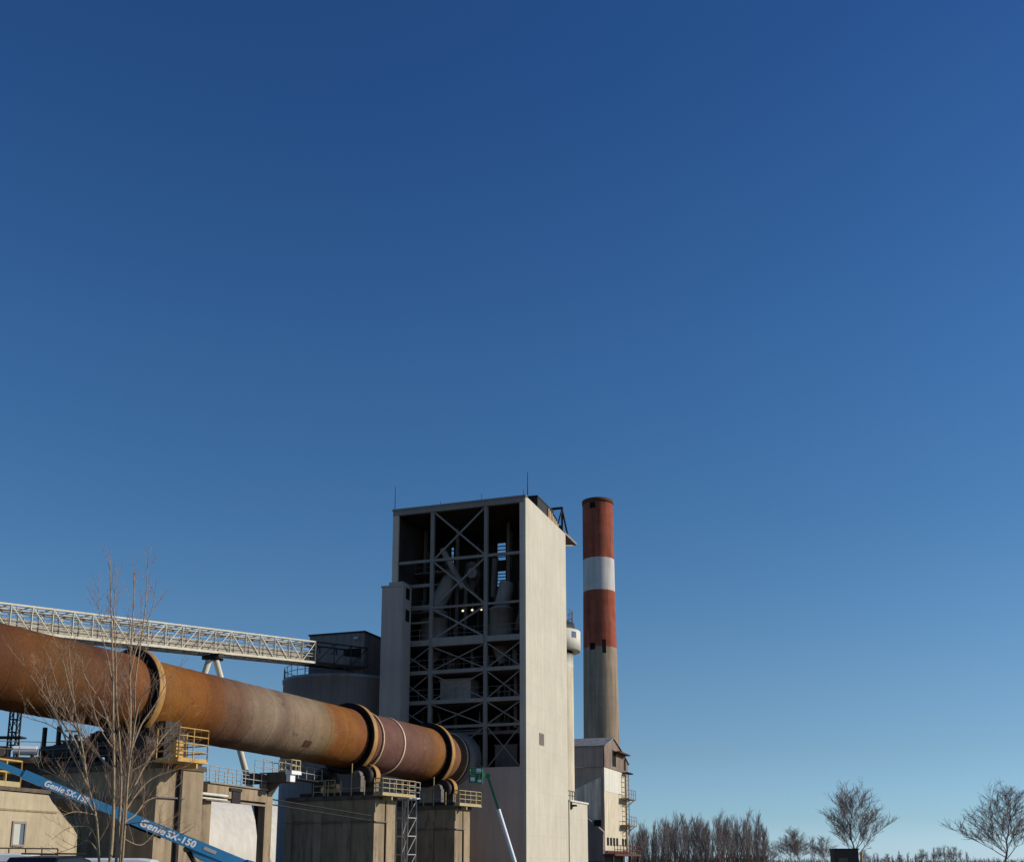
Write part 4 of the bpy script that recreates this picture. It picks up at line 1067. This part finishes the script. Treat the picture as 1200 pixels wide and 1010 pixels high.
# boom support mast down to the chassis
xb = Vector((-bd_.x, -bd_.y, 0)).normalized()
c_b = pb0 + xb * 1.4; c_b.z = 0
MB().prism([pb0 - bd_ * .2 + bs * .35 + Vector((0, 0, .3)), Vector((c_b.x, c_b.y, 1.2)) + xb * .8 + bs * .35, Vector((c_b.x, c_b.y, 1.2)) - xb * 1.0 + bs * .35], -bs * .7).build('riser', M['blueboom'], bl)
chassis(bl, c_b, xb, M['blueboom'])
# green
YG = 89.
g0, g1, g2 = at(607, 1022, YG), at(584, 948, YG), at(571.5, 909, YG)
g3 = at(561, 908, YG - .3)
gbse = Vector((g0.x + 1.0, g0.y, 0))
gr = thing('green_boom_lift', gbse, 'green and white boom lift raising its basket to the kiln end by the tower', 'boom lift')
MB().tube(g0, g1, .16, .16, 12).build('lower_boom', M['decal'], gr)
MB().bar(g1 - (g1 - g2).normalized() * -.3, g2, .2, .22).build('upper_boom', M['greenboom'], gr)
MB().bar(g2, g3, .16, .18).tube(g2 - Vector((0, .15, 0)), g2 + Vector((0, .15, 0)), .2, n=12).build('jib', M['greenboom'], gr)
bc = at(558, 912, YG - .3)
bk = MB()
bk.box(bc + Vector((0, 0, -.35)), 1.0, 1.8, .1)
bk.railing([bc + Vector((-.5, -.9, -.3)), bc + Vector((.5, -.9, -.3)), bc + Vector((.5, .9, -.3)), bc + Vector((-.5, .9, -.3)), bc + Vector((-.5, -.9, -.3))], 1.05, .5, .045, (.4, .7, 1), n=5)
bko = bk.build('basket', M['greenboom'], gr)
MB().box(bc + Vector((.2, -.8, .55)), .4, .25, .35).box(bc + Vector((-.25, -.93, -.1)), .35, .04, .28).box(bc + Vector((.3, -.94, -.25)), .3, .04, .2).build('control_panel', M['decal'], bko)
MB().tube(bc + Vector((.1, 0, -.35)), g3 + Vector((0, 0, 0)), .1, n=8).build('bracket', M['greenboom'], bko)
MB().bar(g0, Vector((g0.x + .5, g0.y, 1.1)), .5, .6).build('riser', M['greenboom'], gr)
chassis(gr, Vector((g0.x + .9, g0.y, 0)), Vector((1, 0, 0)), M['greenboom'])

# ================================================================== VEHICLES (only their roofs clear the frame)
def car(name, px, Y, L, W, Hh, label, cat, m, rot, ztop=None, boxy=False):
    c = at(px, 1010, Y); c.z = 0
    xd = az(rot); yd = Vector((xd.y, -xd.x, 0)); f = Frame(c, xd, yd)
    r = thing(name, c, label, cat)
    hb = .95 if not boxy else 1.1
    if boxy: side_ = [(-L / 2, .35), (L / 2, .35), (L / 2, .95), (L / 2 - .9, 1.15), (L / 2 - 1.6, Hh - .06), (L / 2 - 2.0, Hh), (-L / 2 + .1, Hh), (-L / 2, Hh - .12)]
    else: side_ = [(-L / 2, .35), (L / 2, .35), (L / 2, .9), (L / 2 - 1.2, 1.05), (L / 2 - 2.0, Hh - .12), (L / 2 - 2.6, Hh - .01), (-.2, Hh + .02), (-L / 2 + .6, Hh - .04), (-L / 2 + .1, 1.1)]
    n = len(side_); vs = []
    for y in (-1, -.92, .92, 1):
        for (x, z) in side_:
            sh_ = 1 - (.14 * max(0, z - hb) / (Hh - hb)); drop = .0 if abs(y) < .95 else (.07 if z > hb else 0)
            vs.append(f.p(x * (1 - .01 * abs(y)), y * W / 2 * sh_, z - drop))
    fs = []
    for k in range(3):
        fs += [(k * n + i, k * n + (i + 1) % n, (k + 1) * n + (i + 1) % n, (k + 1) * n + i) for i in range(n)]
    fs += [list(range(n)), list(range(3 * n, 4 * n))]
    MB().add(vs, fs).build('body', m, r)
    for sy in (-1, 1):
        w = MB().prism([f.p(x, sy * (W / 2 * .955), z) for x, z in ((-L / 2 + .6, 1.08), (L / 2 - 1.9, 1.08), (L / 2 - 2.3, Hh - .3), (-L / 2 + .8, Hh - .3))], yd * .03 * sy).build('window', M['glass'], r)
        for sx in (-1, 1):
            q = f.p(sx * (L / 2 - .85), sy * (W / 2 - .12), .36)
            MB().lathe(q - yd * .12, yd, [(0, .2), (0, .34), (.04, .36), (.2, .36), (.24, .34), (.24, .2)], 20, True).build('wheel', M['rubber'], r)
    if not boxy:
        rk = MB()
        for sy in (-.55, .55): rk.tube(f.p(-1.4, sy, Hh + .07), f.p(.4, sy, Hh + .07), .03, n=6)
        rk.build('roof_rail', M['rubber'], r)
    return r
car('parked_car', 73, 36, 4.6, 1.9, 1.79, 'black car parked below the cream service building, only its dark roof visible', 'car', M['carblack'], 8)
car('parked_van', 8, 42, 5.2, 2.0, 1.93, 'white van behind the dark railing at the lower left corner', 'van', M['carwhite'], 78, boxy=True)
car('parked_truck', 150, 41, 5.0, 1.95, 1.75, 'white vehicle roof at the foot of the bare tree and blue boom', 'vehicle', M['carwhite'], 80, boxy=True)

# ================================================================== TREES
def limb(mb, pts, r0, r1, n=6):
    for i in range(len(pts) - 1):
        a = r0 + (r1 - r0) * i / (len(pts) - 1); b = r0 + (r1 - r0) * (i + 1) / (len(pts) - 1)
        mb.tube(pts[i], pts[i + 1], a, b, n, cap=False)
def smooth_path(pts, k=4):
    P = [pts[0]] + pts + [pts[-1]]; out = []
    for i in range(1, len(P) - 2):
        for j in range(k):
            t = j / k; p0, p1, p2, p3 = P[i - 1], P[i], P[i + 1], P[i + 2]
            out.append(.5 * ((2 * p1) + (p2 - p0) * t + (2 * p0 - 5 * p1 + 4 * p2 - p3) * t * t + (3 * p1 - p0 - 3 * p2 + p3) * t ** 3))
    return out + [pts[-1]]
def twigs(mb, path, rng, dens, L0, r, lvl, spread=.75, upb=.9, t0=.15):
    tot = len(path) - 1
    for i in range(tot):
        f = i / tot
        if f < t0: continue
        seg = (path[i + 1] - path[i]); sl = seg.length; k = int(sl * dens + rng.random())
        for _ in range(k):
            p = path[i].lerp(path[i + 1], rng.random())
            a = rng.random() * 2 * pi; side_ = Vector((cos(a), sin(a), .1))
            d = (seg.normalized() * .6 + side_ * spread + Vector((0, 0, upb * .6))).normalized()
            L = L0 * (1 - .55 * f) * rng.uniform(.5, 1.25)
            q = [p]; dd = d
            for s in range(4):
                dd = (dd + Vector((rng.uniform(-.16, .16), rng.uniform(-.16, .16), rng.uniform(-.04, .2) * upb))).normalized()
                q.append(q[-1] + dd * L / 4)
            limb(mb, q, r, r * .35, 3)
            if lvl > 0: twigs(mb, q, rng, dens * 1.5, L * .5, r * .6, lvl - 1, spread, upb, .1)
YT = 38.
tb = at(135, 1010, YT); tb.z = 0
tree = thing('bare_tree', tb, 'leafless pale multi stemmed young tree in front of the kiln and blue boom', 'tree')
rt = random.Random(21)
stems = [([(127, 1030), (131, 985), (133, 940), (133.5, 890), (133, 840), (132, 790), (130.5, 735), (129.5, 690), (129.5, 652)], .105, .012, .3),
         ([(134, 1030), (138, 985), (142, 925), (140, 870), (137, 820), (135.5, 770), (134, 720), (137, 672)], .085, .01, -.5),
         ([(139, 1030), (143, 975), (147, 930), (152, 878), (153, 825), (152, 780), (156, 730), (157, 680), (156, 662)], .085, .01, .8),
         ([(142, 1030), (146, 965), (150, 905), (157, 850), (159, 800), (165, 750), (171, 705), (173.5, 655)], .075, .01, -.9),
         ([(118, 1035), (116, 1000), (112, 955), (104, 922), (99, 890), (94, 862), (88, 830), (84, 795), (80, 755)], .075, .012, -.3)]
side_limbs = [([(104, 922), (92, 899), (80, 874), (69, 846), (57, 822), (42, 800), (22, 772)], .045, .008, -.5),
              ([(133, 905), (118, 888), (104, 873), (88, 852), (66, 832), (46, 812)], .045, .008, .2),
              ([(102, 905), (90, 872), (76, 850), (62, 828), (52, 790)], .035, .007, -1.0),
              ([(143, 952), (160, 930), (178, 912), (202, 903), (222, 897)], .04, .008, .6),
              ([(146, 938), (160, 916), (168, 900), (182, 876), (196, 858), (212, 842)], .045, .008, 1.2),
              ([(149, 900), (164, 882), (182, 876), (206, 868)], .035, .007, -1.2),
              ([(152, 872), (166, 848), (180, 828), (196, 800), (208, 782)], .04, .008, .4),
              ([(156, 848), (164, 822), (176, 806), (192, 790)], .03, .006, -.6),
              ([(143, 962), (158, 955), (172, 938), (196, 930), (214, 915)], .03, .006, 1.6),
              ([(133, 860), (122, 832), (112, 812), (100, 794), (96, 770)], .035, .007, .9),
              ([(140, 870), (128, 846), (116, 836), (106, 824)], .03, .006, -.4),
              ([(113, 958), (100, 952), (86, 951), (72, 956)], .03, .006, -1.2),
              ([(116, 985), (106, 970), (90, 968), (76, 972), (60, 984)], .03, .006, -.6),
              ([(112, 955), (97, 932), (78, 916), (60, 906), (44, 900)], .03, .006, .6), ([(99, 890), (84, 868), (60, 850), (36, 842), (18, 836)], .03, .006, -.7), ([(94, 862), (78, 830), (66, 800), (58, 770)], .028, .006, .4),
              ([(88, 830), (80, 800), (72, 768), (62, 745)], .025, .006, .8), ([(133, 880), (120, 858), (110, 832), (103, 800)], .028, .006, -.8), ([(150, 905), (174, 893), (200, 886), (220, 872)], .028, .006, .5),
              ([(118, 1000), (104, 985), (88, 992), (66, 1000)], .025, .006, .4), ([(146, 965), (176, 964), (205, 978), (224, 972)], .025, .006, -.4),
              ([(134, 800), (126, 770), (118, 735), (115, 690)], .03, .006, .5), ([(153, 790), (160, 760), (178, 715), (182, 690)], .03, .006, -.2),
              ([(145, 985), (165, 990), (182, 975), (200, 962)], .025, .006, .9)]
tk, tg = MB(), MB(); stem_paths = []
for pts, r0, r1, dy in stems:
    n_ = len(pts)
    path = smooth_path([at(x + rt.uniform(-.6, .6), y, YT + dy * min(1, j / 4.)) for j, (x, y) in enumerate(pts)], 4)
    if path[0].z > 0: path.insert(0, Vector((path[0].x * .995, path[0].y, -.05)))
    stem_paths.append(path)
    limb(tk, path, r0 * .68, r1 * .8, 8)
    tk.tube(Vector((tb.x, tb.y, .02)), Vector((path[1].x, path[1].y, .3)), .12, r0, 8)
    twigs(tg, path, rt, 3.4, 1.7, .0095, 1, .55, 1.0, .16)
for pts, r0, r1, dy in side_limbs:
    near = min((q for sp_ in stem_paths for q in sp_), key=lambda q: (proj(q)[0] - pts[0][0]) ** 2 + (proj(q)[1] - pts[0][1]) ** 2)
    path = smooth_path([near] + [at(x, y, near.y + dy * .3 * (j + 1)) for j, (x, y) in enumerate(pts[1:])], 4)
    limb(tk, path, r0, r1, 6)
    twigs(tg, path, rt, 4.2, 1.55, .0085, 1, .7, .75, .1)
tk.build('trunk', M['bark'], tree, False)
tg.build('twig', M['twig'], tree, False)

def grow(mb, p, d, L, r, lvl, rng, spread, upb, nseg=4, kids=(2, 3), rmin=.03, wob=.13):
    q = [p]; dd = d
    for s in range(nseg):
        dd = (dd + Vector((rng.uniform(-wob, wob), rng.uniform(-wob, wob), rng.uniform(-wob, wob) * .6 + upb * rng.uniform(0, .16)))).normalized()
        q.append(q[-1] + dd * L / nseg)
    limb(mb, q, max(r, rmin), max(r * .45, rmin * .8), 5 if lvl > 2 else 3)
    if lvl <= 0: return
    for s in range(1, nseg + 1):
        for _ in range(rng.randint(*kids)):
            if s == 1 and rng.random() < .5: continue
            a = rng.random() * 2 * pi
            nd = (dd + Vector((cos(a), sin(a), rng.uniform(-.1, .25))) * spread * rng.uniform(.6, 1.2) + Vector((0, 0, upb * .3))).normalized()
            grow(mb, q[s], nd, L * rng.uniform(.42, .62), r * .5, lvl - 1, rng, spread, upb, nseg, kids, rmin, wob)
def tree_proto(name, seed, Hh, kind, m):
    rng = random.Random(seed)
    root = thing(name, (0, 0, 0), 'x', 'tree')
    tr, cw_ = MB(), MB()
    if kind == 'poplar':
        path = [Vector((0, 0, 0))]
        for j in range(8): path.append(path[-1] + Vector((rng.uniform(-.14, .14), rng.uniform(-.14, .14), Hh / 8)))
        limb(tr, path, .17, .02, 6)
        for j in range(2, 8):
            for _ in range(5 if j > 2 else 3):
                a = rng.random() * 2 * pi; p = path[j].lerp(path[j - 1], rng.random())
                grow(cw_, p, Vector((cos(a) * .42, sin(a) * .42, .9)).normalized(), Hh * (.30 - .018 * j) * rng.uniform(.8, 1.2), .05, 2, rng, .40, 1.0, 4, (1, 2), .014)
    elif kind == 'spread':
        path = [Vector((0, 0, 0))]
        for j in range(9): path.append(path[-1] + Vector((rng.uniform(-.03, .03) * Hh, rng.uniform(-.03, .03) * Hh, Hh * .095)))
        limb(tr, path, Hh * .015, Hh * .003, 7)
        for j in range(3, 10):
            for q_ in range(2 if j < 4 else 3):
                a = 2.4 * (j * 3 + q_) + rng.uniform(-.4, .4); f_ = (j - 2) / 7
                t = .86 - .42 * f_
                grow(cw_, path[j].lerp(path[j - 1], rng.random()), Vector((cos(a) * t, sin(a) * t, .62 + .25 * f_)).normalized(), Hh * (.46 - .2 * f_) * rng.uniform(.7, 1.2), Hh * (.0065 - .003 * f_), 3 if j < 5 else 2, rng, .7, .34, 5, (1, 2) if j < 5 else (1, 3), .015, .26)
    tr.build('trunk', m, root, False); cw_.build('crown', m, root, False)
    return root
def put(protos, used, spots, labs, group):
    for i, (px, Y, ytop) in enumerate(spots):
        k = i % len(protos); p = at(px, 1010, Y); p.z = 0
        pr, h0 = protos[k]; sc_ = z_at(ytop, p) / h0
        if k not in used: o = pr; used.add(k); o.location = p
        else: o = dup(pr, p)
        fx_ = rnd.uniform(.75, 1.4) if 'poplar' in group else rnd.uniform(.95, 1.2); o.scale = (sc_ * fx_, sc_ * fx_, sc_); o.rotation_euler = (0, 0, rnd.random() * 6)
        o['label'] = labs(i) if callable(labs) else labs; o['group'] = group
pop = [(tree_proto('poplar_tree', 40 + i, 12., 'poplar', M['farbark']), 14.0) for i in range(5)]
spots = []
rw = random.Random(5)
tops = [(741, 966), (748, 965), (756, 958), (765, 959), (772, 956), (780, 955), (788, 957), (796, 950), (803, 951), (811, 955), (818, 954), (825, 956), (832, 957),
        (838, 952), (845, 950), (852, 951), (859, 953), (866, 953), (873, 951), (880, 950), (887, 952), (893, 960)]
for px, yt in tops:
    spots.append((px + rw.uniform(-3.5, 3.5), 240 + rw.uniform(-14, 14), yt + rw.uniform(-4, 7)))
for px in range(740, 898, 5):
    spots.append((px + rw.uniform(-3, 3), 268 + rw.uniform(-8, 12), 960 + rw.uniform(-5, 14)))
put(pop, set(), spots, 'bare upright poplar in the dense stand right of the mill building', 'poplars in the dense stand beyond the mill')
spr = [(tree_proto('bare_broad_tree', 91 + i, 10., 'spread', M['farbark']), 12.4) for i in range(3)]
us = set()
put(spr[:1], us, [(1005, 138, 915)], 'broad leafless tree with open crown standing beside the brown shed', 'single broad trees')
put(spr[1:2], set(), [(1176, 112, 916)], 'big dense leafless tree with crown reaching the right edge of the picture', 'single broad trees')
put(spr[2:3], set(), [(900, 215, 982), (926, 250, 968), (938, 262, 973), (968, 270, 978)], lambda i: ['low bushy leafless tree at the right end of the poplar stand', 'small leafless tree standing in the gap right of the poplar stand', 'slim pale leafless tree, second in the gap right of the poplar stand', 'small leafless tree just left of the brown shed'][i], 'small trees between poplars and shed')
far = [(953, 300, 977)] + [(px + rw.uniform(-3, 3), 390 + rw.uniform(-30, 30), 995 + rw.uniform(-7, 6)) for px in range(1016, 1142, 7)]
pop2 = [(dup(pop[0][0], (0, 0, 0)), 14.0)]
put(pop2, set(), far[:1], 'slim upright leafless tree alone between small trees and brown shed', 'small trees between poplars and shed')
fp = [(dup(spr[2][0], (0, 0, 0)), 12.4), (dup(pop[1][0], (0, 0, 0)), 14.0), (dup(pop[3][0], (0, 0, 0)), 14.0)]
put(fp, set(), far[1:], 'tiny far leafless tree on the horizon between the two big bare trees', 'far trees on the horizon')
# undergrowth under the stand
ub = MB(); ru = random.Random(9)
for px in range(738, 1200, 1):
    for _ in range(3):
        Y = 236 + ru.uniform(-10, 40) + (80 if px > 905 else 0); p = at(px + ru.random(), 1010, Y); p.z = 0
        h = ru.uniform(2.4, 6.5) if px < 900 else ru.uniform(1.6, 3.4)
        for _ in range(3):
            q = p + Vector((ru.uniform(-.8, .8), ru.uniform(-.8, .8), h * ru.uniform(.5, 1))); limb(ub, [p, p.lerp(q, .5) + Vector((ru.uniform(-.2, .2), 0, 0)), q], .09, .03, 3)
tag(ub.build('undergrowth', M['brush'], None, False), 'brown leafless brush along the foot of the far trees', 'undergrowth', kind='stuff')

# shed and post on the right
f_ = az(10); p = at(978, 1010, 132); p.z = 0
Fs = Frame(p, az(96), az(6)); ws_ = (at(1006, 1010, 132) - at(978, 1010, 132)).x; hs_ = z_at(995, p)
sd_ = thing('brown_shed', Fs.p(ws_ / 2, 1.3, 0), 'small dark brown metal shed below the broad bare tree', 'shed')
MB().fbox(Fs, 0, ws_, 0, 2.6, 0, hs_).build('wall', M['shed'], sd_)
MB().fbox(Fs, -.1, ws_ + .1, -.12, 2.7, hs_, hs_ + .12).build('roof', M['darksteel'], sd_)
MB().fbox(Fs, .5, 1.5, -.04, -.002, .05, 2.1).build('door', M['rustsheet'], sd_)
pq = at(1010, 1010, 130); pq.z = 0
tag(MB().tube(pq, pq + Vector((0, 0, z_at(999, pq))), .18, .16, 10).lathe(pq + Vector((0, 0, z_at(999, pq))), (0, 0, 1), [(0, .2), (.1, .2), (.16, .02)], 10).build('timber_post', M['tan']), 'short tan timber post at the right side of the brown shed', 'post')

# ================================================================== CAMERA, LIGHT, SKY
cam = bpy.data.cameras.new('Camera'); co = bpy.data.objects.new('Camera', cam); COL.objects.link(co)
co.location = (0, 0, CAMZ); co.rotation_euler = (pi / 2 + TH, 0, 0)
cam.sensor_fit = 'HORIZONTAL'; cam.sensor_width = 36; cam.lens = 36 * F_PX / 1200
cam.shift_y = (CY - 505) / 1200; cam.clip_end = 5000; cam.clip_start = .1
S.camera = co
sun = bpy.data.lights.new('Sun', 'SUN'); so = bpy.data.objects.new('Sun', sun); COL.objects.link(so)
sun.energy = 3.8; sun.angle = radians(.5); sun.color = (1, .92, .79)
sd3 = Vector((sin(SUN_AZ) * cos(SUN_EL), cos(SUN_AZ) * cos(SUN_EL), sin(SUN_EL)))
so.rotation_euler = sd3.to_track_quat('Z', 'Y').to_euler()
so.location = (60, 20, 60)
w = bpy.data.worlds.new('World'); S.world = w; w.use_nodes = True
nt = w.node_tree; bg = nt.nodes['Background']
sky = nt.nodes.new('ShaderNodeTexSky'); sky.sky_type = 'NISHITA'; sky.sun_disc = False
sky.sun_elevation = SUN_EL; sky.sun_rotation = SUN_AZ
sky.air_density = 1.0; sky.dust_density = .3; sky.ozone_density = 3.0; sky.altitude = 100
tcw = nt.nodes.new('ShaderNodeTexCoord'); sxw = nt.nodes.new('ShaderNodeSeparateXYZ'); nt.links.new(tcw.outputs['Generated'], sxw.inputs[0])
crw = nt.nodes.new('ShaderNodeValToRGB'); el_ = crw.color_ramp.elements
TINT = [(1010, (1.2, 1.75, 2.9)), (960, (.9, 1.3, 1.9)), (880, (.88, 1.14, 1.42)), (800, (.86, 1.14, 1.36)), (700, (.75, 1.11, 1.36)), (600, (.64, 1.06, 1.36)), (400, (.54, 1.01, 1.42)), (20, (.38, .81, 1.34))]
for i_, (y_, c_) in enumerate(TINT):
    z_ = ray(960, y_).normalized().z
    e_ = el_[i_] if i_ < 2 else el_.new(z_)
    e_.position = max(0, z_); e_.color = (c_[0] / 3, c_[1] / 3, c_[2] / 3, 1)
nt.links.new(sxw.outputs['Z'], crw.inputs[0])
mxw = nt.nodes.new('ShaderNodeMix'); mxw.data_type = 'RGBA'; mxw.blend_type = 'MULTIPLY'; mxw.inputs[0].default_value = 1
vmw = nt.nodes.new('ShaderNodeVectorMath'); vmw.operation = 'SCALE'; vmw.inputs['Scale'].default_value = 3
nt.links.new(crw.outputs[0], vmw.inputs[0]); nt.links.new(sky.outputs[0], mxw.inputs[6]); nt.links.new(vmw.outputs[0], mxw.inputs[7])
nt.links.new(mxw.outputs[2], bg.inputs['Color']); bg.inputs['Strength'].default_value = .07
S.view_settings.view_transform = 'Standard'; S.view_settings.look = 'None'; S.view_settings.exposure = 0; S.view_settings.gamma = 1
S.cycles.max_bounces = 6
